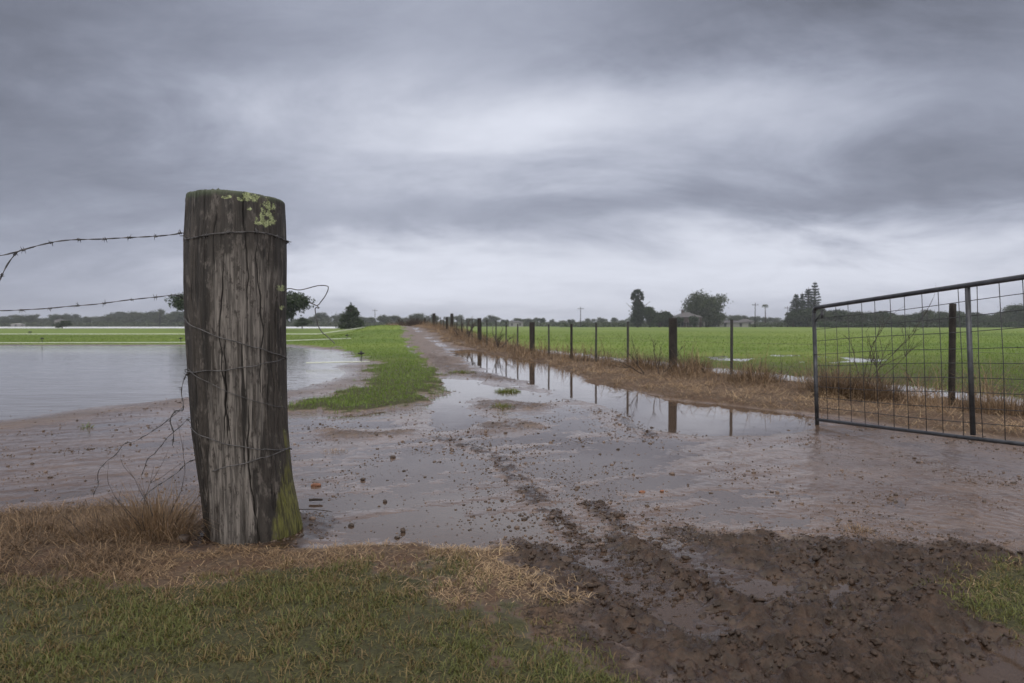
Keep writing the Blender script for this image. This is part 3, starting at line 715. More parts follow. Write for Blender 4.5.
# local: x along the gate away from the free end, z up
z0, z1 = .045, W(818, 307.5, 5.8).z
rp = .0165
def arc(cx, cz, r, a0, a1, n=6): return [(cx+r*math.cos(a0+(a1-a0)*k/n), 0, cz+r*math.sin(a0+(a1-a0)*k/n)) for k in range(n+1)]
MB().tube([(0, 0, -.0), (0, 0, z0+.3), (0, 0, z1-.045)] + arc(.045, z1-.045, .045, PI, PI/2) + [(.3, 0, z1), (1.5, 0, z1), (GL-.07, 0, z1)] + arc(GL-.07, z1-.07, .07, PI/2, 0) + [(GL, 0, z0)], rp, 12).build('frame', MAT['galv'], gate, True)
MB().tube([(rp, 0, z0), (1.5, 0, z0-.004), (GL, 0, z0)], rp*.8, 10).build('bottom_rail', MAT['galv'], gate, True)
XS = (gr_-gl).length
MB().tube([(XS, 0, z0+rp), (XS, 0, z1-rp)], rp*.95, 12).build('upright', MAT['galv'], gate, True)
m1 = MB().tube([(.11, 0, z1-.03), (.11, 0, z1-.1)], .012, 8).tube([(.13, .0, z1-.028), (.0, 0, z1-.13)], .005, 6)
m1.build('corner_brace', MAT['galv'], gate, True)
mm = MB()
nv = int(GL/.152)
for k in range(1, nv+1):
    xx = k*.152+random.uniform(-.006, .006)
    if xx < GL-.03: mm.tube([(xx, -.004, z0), (xx+random.uniform(-.004, .004), -.004+random.uniform(-.008, .008), (z0+z1)/2), (xx, -.004, z1)], .0025, 5)
nh = 9; H = z1-z0
zs = [.10, .19, .29, .385, .485, .585, .70, .80, .895]
for q in zs:
    mm.tube([(x_, .004, z0+H*q+.006*math.sin(x_*3+q*9)) for x_ in np.linspace(.0, GL, 12)], .0025, 5)
mm.build('wire_mesh', MAT['mesh'], gate, True)
for q in (0, 1):
    MB().tube([(.0, -.012, .35+.25*q), (.022, -.024, .35+.25*q), (.03, -.005, .35+.25*q)], .004, 6).build('latch_hook', MAT['galv'], gate, True)

# ------------------------------------------------------------------ wire fence along the track
fence = empty('wire_fence', (2.73, 11.6, 0), 'long dark timber and steel picket fence following the muddy track', 'fence')
fo = Vector((2.73, 11.6, 0))
def fence_at_px(px):
    best = None
    for k in range(len(FENCE)-1):
        a, b_ = FENCE[k], FENCE[k+1]; s = (px-512)/F*math.cos(pitch)
        # x = s*y
        dx, dy = b_[0]-a[0], b_[1]-a[1]; den = dx-s*dy
        if abs(den) < 1e-9: continue
        t = (s*a[1]-a[0])/den
        if -1e-6 <= t <= 1+1e-6: return a[0]+dx*t, a[1]+dy*t
def wood_post(px, top_py, dia, lean=0):
    x, y = fence_at_px(px); zt = W(px, top_py, y).z; zb = height_at(x, y)-.15
    mb = MB(); n = 14; b0 = 0
    lv = [zb, zb+.3, zb+.6, zt-.05, zt-.008, zt]; rs = [dia/2*1.05, dia/2, dia/2*.99, dia/2*.97, dia/2*.96, dia/2*.88]
    mb.tube([(x-fo.x+lean*(z-zb), y-fo.y, z) for z in lv], rs, n)
    for v in mb.v: a = math.atan2(v.y-(y-fo.y), v.x-(x-fo.x)); v.x += .006*math.sin(3*a+px)+.004*math.sin(7*a)
    mb.build('post', MAT['darkwood'], fence, True); return x, y, zt
def steel(px, top_py, lean=0, th_=.032):
    x, y = fence_at_px(px); zt = W(px, top_py, y).z; zb = height_at(x, y)-.1
    mb = MB(); k = len(mb.v)
    # Y section picket
    sec = [(0, 0)]; 
    for j in range(3):
        a = 2*PI*j/3+.4; ca, sa = math.cos(a), math.sin(a); w = .006; r = th_*.62
        p = [(-sa*w, ca*w), (ca*r-sa*w, sa*r+ca*w), (ca*r+sa*w, sa*r-ca*w), (sa*w, -ca*w)]
        b = len(mb.v)
        for z in (zb, zt):
            for u, v in p: mb.v.append(Vector((x-fo.x+u+lean*(z-zb), y-fo.y+v, z)))
        for q in ((0, 1, 5, 4), (1, 2, 6, 5), (2, 3, 7, 6), (4, 5, 6, 7)): mb.f.append(tuple(b+i for i in q))
    mb.build('picket', MAT['picket'], fence)
woods = [(953, 303.5, .055), (673.5, 318, .135), (571.5, 324, .055), (532, 322, .16), (479.5, 318, .16), (452, 313.5, .17), (434, 313.3, .2), (425, 318, .13), (417, 318.5, .13), (447, 317, .12)]
for px, ty, d in woods: wood_post(px, ty, d, random.uniform(-.01, .01))
for px, ty in ((732, 319.5), (628, 321.5), (596, 323), (549, 324.5), (517.5, 324), (506, 322), (496, 320.8), (487, 320), (472, 319), (467, 318.5), (461.5, 318), (457, 318), (444, 317), (440.5, 317), (437, 317.5), (429.5, 317.5), (421.5, 318), (413.5, 318), (1090, 296), (1200, 290)):
    steel(px, ty, random.uniform(-.012, .012), .034)
fw = MB()
for hh in (.25, .55, .85):
    p = []
    for (ax, ay), (bx, by) in zip(FENCE[:-1], FENCE[1:]):
        for t in np.linspace(0, 1, 5)[:-1]:
            xx, yy = ax+(bx-ax)*t, ay+(by-ay)*t; p.append((xx-fo.x, yy-fo.y, max(height_at(xx, yy), 0)*.7+hh+.01*math.sin(yy)))
    fw.tube(p, .0013, 4)
fw.build('wires', MAT['wire'], fence)

# ------------------------------------------------------------------ shrubs, tufts and twigs
def twigs(mb, base, direction, length, r, depth, spread=.6, n=3):
    p = Vector(base); d = Vector(direction).normalized(); pts = [p.copy()]; seg = 4
    for k in range(seg):
        d = (d+Vector((random.gauss(0, .16), random.gauss(0, .16), random.gauss(.02, .12)))).normalized(); p = p+d*length/seg; pts.append(p.copy())
    mb.tube(pts, [r*(1-.75*k/seg) for k in range(seg+1)], 4)
    if depth > 0:
        for k in range(n):
            q = pts[random.randint(1, seg)]; dd = (d+Vector((random.gauss(0, spread), random.gauss(0, spread), random.gauss(.1, spread*.6)))).normalized()
            twigs(mb, q, dd, length*random.uniform(.4, .7), r*.55, depth-1, spread, n)
def tuft(name, label, cx, cy, rad, n, hmin, hmax, mat, tone, twn=0, wid=.0022, leanmax=1.1, group=None, cat='grass tuft'):
    root = empty(name, (cx, cy, 0), label, cat, group)
    a = rng.uniform(0, 2*PI, n); r = rad*np.sqrt(rng.random(n))*.7; x = r*np.cos(a); y = r*np.sin(a)
    h = terrain(x+cx, y+cy)[0]
    ln = np.clip(r/rad*leanmax+rng.normal(.15, .25, n), .02, 1.5)
    blades('blades', x, y, np.maximum(h, -.005)-.004, rng.uniform(hmin, hmax, n), rng.uniform(.6, 1.3, n)*wid, ln, a+rng.normal(0, .5, n), np.clip(rng.normal(tone, .2, n), 0, 1), mat, parent=root, kind='part')
    if twn:
        mb = MB()
        for k in range(twn):
            an = random.uniform(0, 2*PI); e = random.uniform(.15, .8)
            mb = MB(); twigs(mb, (math.cos(an)*rad*.2, math.sin(an)*rad*.2, height_at(cx, cy)), (math.cos(an)*e, math.sin(an)*e, 1), hmax*random.uniform(.8, 1.2), .0022*max(1, cy/4), 1, .4, 2)
            mb.build('stem', MAT['twig'], root)
    return root
tuft('dry_grass_tuft', 'bushy brown dry grass tuft growing against the left foot of the big post', G(152, 540)[0], 2.72, .22, 900, .10, .27, MAT['straw'], .30, 6)
tuft('dry_grass_tuft', 'low sprawling dry grass clump further left along the brown bank', G(95, 545)[0], 2.66, .22, 600, .05, .13, MAT['straw'], .35, 3)
tuft('dry_grass_tuft', 'sparse dead grass heap at the left edge of the brown bank', G(25, 540)[0], 2.68, .26, 600, .04, .12, MAT['straw'], .28, 0)
c_ = G(508, 392); tuft('green_grass_tuft', 'small green tuft standing in water just beyond the mud spit', c_[0], c_[1], .22, 350, .04, .09, MAT['lush'], .1, 0, .006)
c_ = G(503, 409); tuft('green_grass_tuft', 'dull tuft on the muddy islet nearer than the green one', c_[0], c_[1], .16, 160, .03, .07, MAT['lush'], .0, 0, .005)
c_ = G(462, 374); tuft('green_grass_tuft', 'weedy green growth along the muddy spit beside the track', c_[0], c_[1], .35, 300, .04, .08, MAT['lush'], .05, 0, .006)
c_ = G(858, 532); tuft('dry_grass_tuft', 'small straw tuft on the ridge of churned mud at right', c_[0], c_[1], .07, 160, .02, .045, MAT['straw'], .45, 0, .0018)
c_ = G(335, 452); tuft('dry_grass_tuft', 'tiny rusty straw scrap on wet mud right of the big post', c_[0], c_[1], .12, 120, .015, .04, MAT['straw'], .55, 0, .002)
c_ = G(86, 428); tuft('green_grass_tuft', 'little dark weed on the wet mud shore at far left', c_[0], c_[1], .06, 40, .04, .08, MAT['lush'], .0, 1, .004)
# dead shrubs behind the gate and by the fence
def dead_bush(label, px, Y, dirs, r=.009, depth=2, n=3, cat='dead shrub'):
    x = W(px, 325, Y).x; z = height_at(x, Y); root = empty('dead_shrub', (x, Y, z), label, cat)
    mb = MB()
    for dx, dz, L in dirs:
        mb = MB(); twigs(mb, (random.uniform(-.15, .15), random.uniform(-.1, .1), -.02), (dx, random.uniform(-.2, .2), dz), L, r, depth, .35, n)
        mb.build('branch', MAT['twig'], root)
    return root
dead_bush('leafless branchy shrub in the dry grass seen through the gate mesh', 872, 8.2, [(.9, .75, .8), (.7, .8, .75), (.15, 1, .6), (-.2, 1, .55), (-.4, 1, .5), (.05, 1, .62), (.35, .9, .5), (-.1, 1, .45)], .008)
dead_bush('low bare twiggy shrub nearer the steel picket behind the gate', 915, 7.8, [(.9, .35, .5), (.6, .5, .4), (.2, .8, .3), (-.3, .6, .3)], .006)
dead_bush('small leaning dead branch beside the nearest thick fence post', 656, 10.6, [(-.5, 1, .5), (.3, 1, .4), (-.9, .7, .4), (.1, 1, .45)], .011, 2, 3)
dead_bush('thin dead stalks in the hay between picket and gate', 775, 9.2, [(.2, 1, .35), (-.3, 1, .3), (.5, .8, .35)], .007, 1, 2)
dead_bush('dark dead weed stalk standing by the fence beyond the puddle', 500, 21.5, [(.2, 1, .55), (-.4, 1, .5), (0, 1, .6), (.6, .8, .5)], .022, 2, 3)
dead_bush('clump of dark weeds at the fence foot on the climbing track', 466, 30.0, [(.3, 1, .6), (-.5, 1, .5), (.0, 1, .6), (.6, .8, .5), (-.8, .7, .5)], .03, 2, 4)
def clumps(label, px, Y, n, rad, hm, tone, wid):
    x = W(px, 325, Y).x; return tuft('dead_reed_clump', label, x, Y, rad, n, hm*.5, hm, MAT['straw'], tone, 3, wid, .6, cat='reed clump')
clumps('tall dark brown dead reed clump just behind the free end of the gate', 838, 7.6, 900, .38, .42, .12, .005)
clumps('brown dead reed clump seen through the middle of the gate mesh', 878, 7.3, 700, .36, .36, .18, .005)
clumps('dark dead weed clump at the foot of the nearest thick fence post', 690, 11.2, 600, .5, .38, .15, .007)
clumps('dark dead weed clump between the thick post and its next picket to the left', 650, 12.2, 500, .5, .34, .15, .008)
clumps('grey brown weed clump right of the nearest picket in the hay', 755, 9.4, 500, .45, .30, .2, .006)
clumps('rusty dead weeds at the far right behind the gate', 1010, 6.2, 700, .5, .22, .25, .004)

# brush pile at the far end of the track
bx, by = -7.6, 50.5; bp = empty('brush_pile', (bx, by, height_at(bx, by)), 'dark heap of cut brush where the track meets the skyline', 'brush pile')
mb = MB()
for k in range(60):
    mb = MB(); twigs(mb, (random.uniform(-.75, 1.0), random.uniform(-.5, .5), 0), (random.gauss(0, .8), random.gauss(0, .4), .8), random.uniform(.25, .55), .03, 2, .7, 4)
    mb.build('branch', MAT['twig'], bp)

# ------------------------------------------------------------------ stones, lumps and sticks on the mud
def lump(name, label, px, py, sx, sy, sz, mat, cat, seed, rz=0, group=None):
    x, y = G(px, py); z = max(height_at(x, y), 0); bm = bmesh.new(); bmesh.ops.create_icosphere(bm, subdivisions=3, radius=1)
    r_ = random.Random(seed); k = [Vector((r_.gauss(0, 1), r_.gauss(0, 1), r_.gauss(0, 1))).normalized() for _ in range(9)]
    for v in bm.verts:
        d = v.co.normalized(); q = 1.0
        for a in k: q = min(q, .80/max(.02, d.dot(a))) if d.dot(a) > .02 else q
        v.co = d*q; v.co.x *= sx; v.co.y *= sy; v.co.z *= sz
    me = bpy.data.meshes.new(name); bm.to_mesh(me); bm.free(); o = link(name, me, mat); o.location = (x, y, z+sz*.45); o.rotation_euler = (0, 0, rz); return tag(o, label, cat, group)
lump('brick_fragment', 'wedge of broken orange brick lying on the mud right of the big post', 316, 486, .027, .022, .011, MAT['brick'], 'brick', 1, .3)
lump('brick_fragment', 'flat reddish brick chip on the wet yard, leftmost of the pair', 642, 492.5, .020, .013, .007, MAT['brick'], 'brick', 2)
lump('brick_fragment', 'small red brick crumb on the wet yard right of the flat chip', 662, 492, .012, .01, .007, MAT['brick'], 'brick', 3)
lump('mud_lump', 'squarish dark lump alone on the pale mud beyond the brick wedge', 363, 480.5, .015, .011, .011, MAT['stone'], 'clod', 4)
lump('mud_lump', 'round dark lump in front of the squarish one', 385, 502, .011, .01, .009, MAT['stone'], 'clod', 5)
lump('mud_lump', 'tallest dark lump just above the dead grass edge', 403, 532, .011, .01, .014, MAT['stone'], 'clod', 6)
lump('mud_lump', 'flat lump touching the left side of the tallest one', 397, 538, .012, .009, .006, MAT['stone'], 'clod', 7)
lump('mud_lump', 'dark lump on the mud near the far puddle edge', 393, 458, .02, .016, .013, MAT['stone'], 'clod', 8)
lump('mud_lump', 'dark lump beneath the two lumps beside the brick wedge', 351, 526, .014, .012, .009, MAT['stone'], 'clod', 9)
lump('dark_stone', 'dark stone at the left front corner of the big post', 183, 546, .028, .022, .02, MAT['stone'], 'stone', 10)
x, y = G(316, 503); o = MB().tube([(x-.033, y, .014), (x-.01, y+.002, .016), (x+.03, y+.004, .015)], [.006, .0065, .005], 8).build('broken_stick', MAT['twig'], None, True); tag(o, 'short thick broken stick lying level on the mud by the big post', 'stick')
x, y = G(318, 513); o = MB().tube([(x-.10, y+.015, .012), (x-.03, y+.012, .014), (x+.05, y-.01, .012), (x+.07, y-.02, .01)], [.0018, .0018, .0016, .001], 6).build('thin_twig', MAT['twig'], None, True); tag(o, 'long thin curved twig on the mud nearer than the short stick', 'twig')

# countless crumbs of mud and debris over the yard
def crumbs(name, label, n, seed):
    r = np.random.default_rng(seed); px = r.uniform(200, 1150, n*3); 
    y = 2.6*(12/2.6)**r.random(n*3); x = r.uniform(-.75, .8, n*3)*y
    h, g, hy, ch, wt = terrain(x, y)
    dens = .12+1.0*sstep(.0, .35, fbm(x, y, 1.6, 4, 301)) + .8*ch
    for t in TRACK: dens = dens + .9*sstep(.5, .1, seg_dist(x, y, t))
    keep = (g < .2) & (hy < .35) & (h > -.012) & (r.random(n*3) < dens*.85); x, y, h, ch = x[keep][:n], y[keep][:n], h[keep][:n], ch[keep][:n]; m = len(x)
    ico = bmesh.new(); bmesh.ops.create_icosphere(ico, subdivisions=1, radius=1); ico.verts.ensure_lookup_table()
    iv = np.array([v.co for v in ico.verts]); it = np.array([[v.index for v in f.verts] for f in ico.faces]); ico.free()
    s = np.exp(r.normal(math.log(.0021), .6, m))*(1+.25*np.maximum(y-4, 0)**.5); s = np.minimum(s, .013)
    V = iv[None]*(1+r.normal(0, .16, (m, len(iv), 1)))*s[:, None, None]*np.stack([r.uniform(.8, 1.7, m), r.uniform(.8, 1.5, m), r.uniform(.45, .9, m)], -1)[:, None, :]
    a = r.uniform(0, PI, m); ca, sa = np.cos(a)[:, None], np.sin(a)[:, None]
    X = V[..., 0]*ca-V[..., 1]*sa; Y_ = V[..., 0]*sa+V[..., 1]*ca
    V = np.stack([X+x[:, None], Y_+y[:, None], V[..., 2]+(np.maximum(h, 0)+s*.1)[:, None]], -1).reshape(-1, 3)
    T = (it[None]+np.arange(m)[:, None, None]*len(iv)).reshape(-1, 3)
    tag(link(name, fast_mesh(name, V, None, T), MAT['crumb']), label, 'mud crumbs', None, 'stuff')
crumbs('mud_crumbs', 'countless small dark mud crumbs and grit over the wet yard', 20000, 5)

def clods(n, seed):
    r = np.random.default_rng(seed); x = r.uniform(.0, 3.2, n*4); y = r.uniform(1.2, 3.3, n*4)
    h, g, hy, ch, wt = terrain(x, y)
    keep = (g < .25) & (ch > .5) & (fbm(x, y, 2.2, 3, 303)+r.normal(0, .25, n*4) > .0); x, y, h = x[keep][:n], y[keep][:n], h[keep][:n]; m = len(x)
    ico = bmesh.new(); bmesh.ops.create_icosphere(ico, subdivisions=2, radius=1); iv = np.array([v.co for v in ico.verts]); it = np.array([[v.index for v in f.verts] for f in ico.faces]); ico.free()
    s = np.minimum(np.exp(r.normal(math.log(.0036), .55, m)), .012)
    off = r.uniform(0, 100, (m, 1)); du = fbm(iv[None, :, 0]*1.3+off, iv[None, :, 1]*1.3+iv[None, :, 2]*1.1+off*.3, 1.1, 2, 9)
    V = iv[None]*(1+.9*du[..., None])*s[:, None, None]*np.stack([r.uniform(.8, 1.8, m), r.uniform(.7, 1.2, m), r.uniform(.5, .9, m)], -1)[:, None, :]
    a = r.normal(.6, .7, m); ca, sa = np.cos(a)[:, None], np.sin(a)[:, None]
    V = np.stack([V[..., 0]*ca-V[..., 1]*sa+x[:, None], V[..., 0]*sa+V[..., 1]*ca+y[:, None], V[..., 2]+(h+s*.0)[:, None]], -1).reshape(-1, 3)
    T = (it[None]+np.arange(m)[:, None, None]*len(iv)).reshape(-1, 3)
    tag(link('mud_clods', fast_mesh('mud_clods', V, None, T, None, True), MAT['clod']), 'countless dark clods turned up in the churned mud in front', 'mud clods', None, 'stuff')
clods(6500, 17)

# ------------------------------------------------------------------ irrigation pipes
def pipe(label, p0, p1, risers):
    a = Vector((*G(*p0), 0)); b = Vector((*G(*p1), 0)); d = b-a
    if p0[0] < 0: a = a - d.normalized()*6
    root = empty('irrigation_pipe', (a.x, a.y, 0), label, 'irrigation pipe')
    n = max(6, int((b-a).length/4)); pts = []
    for k in range(n+1):
        q = a+(b-a)*k/n; pts.append((q.x-a.x, q.y-a.y, max(.09, height_at(q.x, q.y)+.05)))
    r = .013*max(1, a.y/22)
    MB().tube(pts, r, 8).build('pipe', MAT['pipe'], root, True)
    for px in risers:
        t = (px-p0[0])/(p1[0]-p0[0]); aa = Vector((*G(*p0), 0)); q = aa+(Vector((*G(*p1), 0))-aa)*t; z = max(.09, height_at(q.x, q.y)+.05); s = max(.8, q.y/30)
        m_ = MB().tube([(q.x-a.x, q.y-a.y, z), (q.x-a.x, q.y-a.y, z+.16)], .012*s, 8).tube([(q.x-a.x-.08*s, q.y-a.y, z+.17), (q.x-a.x+.08*s, q.y-a.y, z+.18)], .022*s, 8).tube([(q.x-a.x, q.y-a.y, z+.15), (q.x-a.x, q.y-a.y, z+.22)], .03*s, 8)
        m_.build('sprinkler', MAT['black'], root, True)
pipe('farthest white irrigation pipe crossing the whole green paddock', (-160, 335.2), (368, 335.2), [30, 250])
pipe('middle white irrigation pipe along the far bank of the pond', (-160, 345.2), (351, 344.2), [36, 175, 347])
pipe('short nearest irrigation pipe ending on the verge by the pond corner', (306, 367.4), (370, 366.0), [361])

# ------------------------------------------------------------------ trees
def crown_mesh(name, blobs, n, size, seed, flat=1.0):
    """many leaf clumps through ellipsoid volumes; blobs = (x,y,z,rx,ry,rz)"""
    r = np.random.default_rng(seed); w = np.array([(b[3]*b[4]*b[5])**.75 for b in blobs]); idx = r.choice(len(blobs), n, p=w/w.sum())
    B = np.array(blobs)[idx]; d = r.normal(0, 1, (n, 3)); d /= np.linalg.norm(d, axis=1)[:, None]
    rad = r.random(n)**.42*(1+.22*np.abs(r.normal(0, 1, n))*(r.random(n) < .25)); q = d*rad[:, None]
    lump_ = fbm(d[:, 0]*2+B[:, 0], d[:, 2]*2+B[:, 1], 1.6, 3, seed)   # uneven outline
    lump2 = fbm(d[:, 0]*5+B[:, 1], d[:, 2]*5+d[:, 1]*3, 1.7, 2, seed+1)
    P = B[:, :3]+q*B[:, 3:6]*(1+.55*lump_+.45*lump2)[:, None]
    a = r.normal(0, 1, (n, 3)); a /= np.linalg.norm(a, axis=1)[:, None]; b = np.cross(a, r.normal(0, 1, (n, 3))); b /= np.linalg.norm(b, axis=1)[:, None]
    s = size*r.uniform(.5, 1.35, n)[:, None]
    V = np.stack([P-a*s, P-b*s*.55, P+a*s, P+b*s*.55], 1).reshape(-1, 3); V[:, 2] = np.maximum(V[:, 2], .1)
    Q = np.arange(n*4).reshape(-1, 4); return fast_mesh(name, V, Q)
def trunk_mb(h, r, limbs, seed, spread=.7):
    rr_ = random.Random(seed); mb = MB(); mb.tube([(0, 0, -.3), (rr_.gauss(0, .02)*h, 0, h*.3), (rr_.gauss(0, .03)*h, 0, h*.6), (0, 0, h)], [r*1.3, r, r*.8, r*.35], 8)
    for k in range(limbs):
        a = 2*PI*k/limbs+rr_.uniform(-.4, .4); z = h*rr_.uniform(.3, .7); L = h*rr_.uniform(.4, .7)
        mb.tube([(0, 0, z), (math.cos(a)*L*spread*.5, math.sin(a)*L*spread*.5, z+L*.35), (math.cos(a)*L*spread, math.sin(a)*L*spread, z+L*.6)], [r*.5, r*.35, r*.12], 6)
    return mb
def tree(name, label, x, y, me, th_, tr, mat, group=None, limbs=5, spread=.7, seed=1):
    root = empty(name, (x, y, height_at(x, y)), label, 'tree', group)
    trunk_mb(th_, tr, limbs, seed, spread).build('trunk', MAT['bark'], root, True)
    o = link('crown', me, mat if not me.materials else None, root); return root
def round_blobs(w, h, n, seed, lo=.3):
    r_ = random.Random(seed); out = [(0, 0, h*.58, w*.30, w*.30, h*.30)]
    for k in range(n):
        a = r_.uniform(0, 2*PI); q = r_.uniform(.25, .95); z = r_.uniform(lo, .88)
        rr_ = w*.5*math.sqrt(max(.05, 1-((z-.55)/.5)**2))*q
        s = r_.uniform(.13, .24); out.append((math.cos(a)*rr_, math.sin(a)*rr_, z*h, w*s, w*s, h*s*.75))
    return out
def X_at(px, Y): return W(px, 325, Y).x
def H_at(py, Y): return W(512, py, Y).z
# spreading fig behind the post
Y = 95; cxp = 243; w = 140/F*Y; hh = H_at(286, Y)
bl = []
r_ = random.Random(3)
for k in range(26):
    a = r_.uniform(0, 2*PI); q = math.sqrt(r_.random())*.42; bl.append((math.cos(a)*q*w, math.sin(a)*q*w*.8, hh*(.62+.2*(1-(q/.42)**2)*r_.random()+.03), w*.09, w*.09, hh*.17))
for k in range(10): a = 2*PI*k/10; bl.append((math.cos(a)*w*.40, math.sin(a)*w*.34, hh*.60, w*.085, w*.085, hh*.17))
for k in range(12): a = 2*PI*k/12; bl.append((math.cos(a)*w*.31, math.sin(a)*w*.26, hh*.40, w*.07, w*.07, hh*.16))
for k in range(6): a = 2*PI*k/6; bl.append((math.cos(a)*w*.18, math.sin(a)*w*.18, hh*.22, w*.10, w*.08, hh*.15))
tree('fig_tree', 'broad dark spreading tree partly hidden behind the big post', X_at(cxp, Y), Y, crown_mesh('crown', bl, 34000, .17, 31), hh*.65, .55, MAT['leaf_dark'], limbs=8, spread=1.6)
# conical conifer in the middle left
Y = 120; hh = H_at(303, Y); w = 26/F*Y
bl = [(0, 0, hh*(.08+.84*t), w*.5*(1-t)**.8*.85+.12, w*.5*(1-t)**.8*.85+.12, hh*.09) for t in np.linspace(0, 1, 9)]
r_ = random.Random(5)
for k in range(26):
    t = r_.random()*.9; a = r_.uniform(0, 2*PI); q = w*.5*(1-t)**.7*.85; bl.append((math.cos(a)*q, math.sin(a)*q, hh*(.1+.8*t)+.1, w*.11, w*.11, hh*.06))
tree('conifer', 'dark broad cone shaped tree right of the big post', X_at(351, Y), Y, crown_mesh('crown', bl, 9000, .18, 33), hh*.9, .25, MAT['leaf_dark'])
# hoop pine with ivy by the homestead
Y = 230; hh = H_at(289, Y); u = Y/F
bl = [(0, 0, 16*u, 5.2*u, 4*u, 12*u), (0, 0, 9*u, 7*u, 5*u, 8*u), (2*u, 0, 17*u, 5*u, 4*u, 6*u)] + [(a*u, 0, z*u, r*u, r*u, 2.2*u) for a, z, r in ((-4, 33, 2.4), (3.6, 33.5, 2.2), (0, 36, 3.2), (-1, 30, 2.6), (-5, 29.5, 2.0), (4.5, 29.5, 1.8), (0, 26, 3.2), (2, 23, 3.6), (-2, 24, 3.2))]
tree('hoop_pine', 'tall narrow pine with tufted head left of the homestead', X_at(637.5, Y), Y, crown_mesh('crown', bl, 9000, .30, 35), hh*.93, .35, MAT['leaf_pine'])
for pxx, hw, hp, sd, lb in ((650, 18, 18, 36, 'bushy dark tree leaning against the tufted pine'), (661, 20, 15, 37, 'low dark tree between tufted pine and homestead'), (669, 10, 10, 39, 'lowest dark bushy tree just left of the homestead')):
    tree('bushy_tree', lb, X_at(pxx, Y), Y+random.uniform(-3, 3), crown_mesh('crown', round_blobs(hw*u, hp*u+.9, 14, sd, .12), 5000, .30, sd), hp*u*.6, .3, MAT['leaf_dark'])
for pxx, hp, sd, lb in ((677, 9, 64, 'low dark bush in front of the homestead veranda on its left'), (695, 10, 65, 'low bush hiding the right corner of the homestead')):
    tree('garden_bush', lb, X_at(pxx, 232), 232, crown_mesh('crown', round_blobs(11*u, hp*u+.9, 10, sd, .12), 2500, .26, sd), hp*u*.5, .15, MAT['leaf_dark'])
Y = 250; u = Y/F
tree('round_tree', 'largest round crowned tree beside the brown homestead', X_at(706, Y), Y, crown_mesh('crown', round_blobs(40*u, 33*u+.9, 34, 41, .12), 20000, .32, 41), 20*u, .8, MAT['leaf_mid'], limbs=7)
# Norfolk pines
def norfolk(label, px, py, Y, seed, wid):
    hh = H_at(py, Y); u = Y/F; r_ = random.Random(seed); root = empty('norfolk_pine', (X_at(px, Y), Y, 0), label, 'tree', 'norfolk pines on the right skyline')
    MB().tube([(0, 0, 0), (0, 0, hh*.6), (0, 0, hh)], [.45, .3, .05], 8).build('trunk', MAT['bark'], root, True)
    bl = []; z = hh*.16
    while z < hh*.98:
        t = z/hh; R = wid*u*.5*(1.02-t)**.55*r_.uniform(.75, 1.1); n = 6; a0 = r_.uniform(0, 2)
        for k in range(n):
            if r_.random() < .12: continue
            a = a0+2*PI*k/n
            for q in (.35, .68, .95): bl.append((math.cos(a)*R*q, math.sin(a)*R*q, z+R*q*.22, R*.19+.1, R*.19+.1, .34))
        bl.append((0, 0, z, R*.22+.12, R*.22+.12, .5)); z += hh*.062*r_.uniform(.85, 1.2)
    me_ = crown_mesh('crown', bl, 9000, .20, seed); link('crown', me_, MAT['leaf_pine'], root)
norfolk('tallest norfolk pine, just left of the gate corner', 814.5, 281, 260, 51, 17)
norfolk('shorter twin pine touching the left side of the tallest pine', 808, 287, 262, 52, 15)
norfolk('leftmost broad norfolk pine of the skyline group', 796, 294.5, 258, 53, 18)
norfolk('slim pine between the leftmost pine and the tall pair', 802, 292, 275, 54, 10)
for pxx, hw, hp, sd, lb in ((793, 16, 15, 61, 'dark bushy tree below the leftmost norfolk pine'), (806, 22, 17, 62, 'dark bushy tree below the tall norfolk pines'), (822, 16, 16, 63, 'bushy tree just behind the gate corner post')):
    u = 250/F; tree('bushy_tree', lb, X_at(pxx, 250), 250, crown_mesh('crown', round_blobs(hw*u, hp*u+.9, 14, sd, .12), 4500, .32, sd), hp*u*.6, .3, MAT['leaf_dark'])
# palm
Y = 280; u = Y/F; root = empty('palm_tree', (X_at(765, Y), Y, 0), 'slender palm rising above the far trees left of the pines', 'tree')
hh = H_at(306, Y); MB().tube([(0, 0, 0), (.15, 0, hh*.5), (0, 0, hh)], [.28, .2, .16], 8).build('trunk', MAT['bark'], root, True)
mb = MB()
for k in range(16):
    a = 2*PI*k/16; e = random.uniform(-.2, 1.0); d = Vector((math.cos(a), math.sin(a), 0)); L = 1.9; sd_ = Vector((-math.sin(a), math.cos(a), 0))*.22; p0 = Vector((0, 0, hh)); p1 = p0+d*L*.5+Vector((0, 0, L*.4*e)); p2 = p0+d*L*.9+Vector((0, 0, L*(.4*e-.55)))
    mb.poly([p0-sd_*.4, p0+sd_*.4, p1+sd_, p1-sd_]); mb.poly([p1-sd_, p1+sd_, p2])
mb.build('fronds', MAT['leaf_mid'], root)

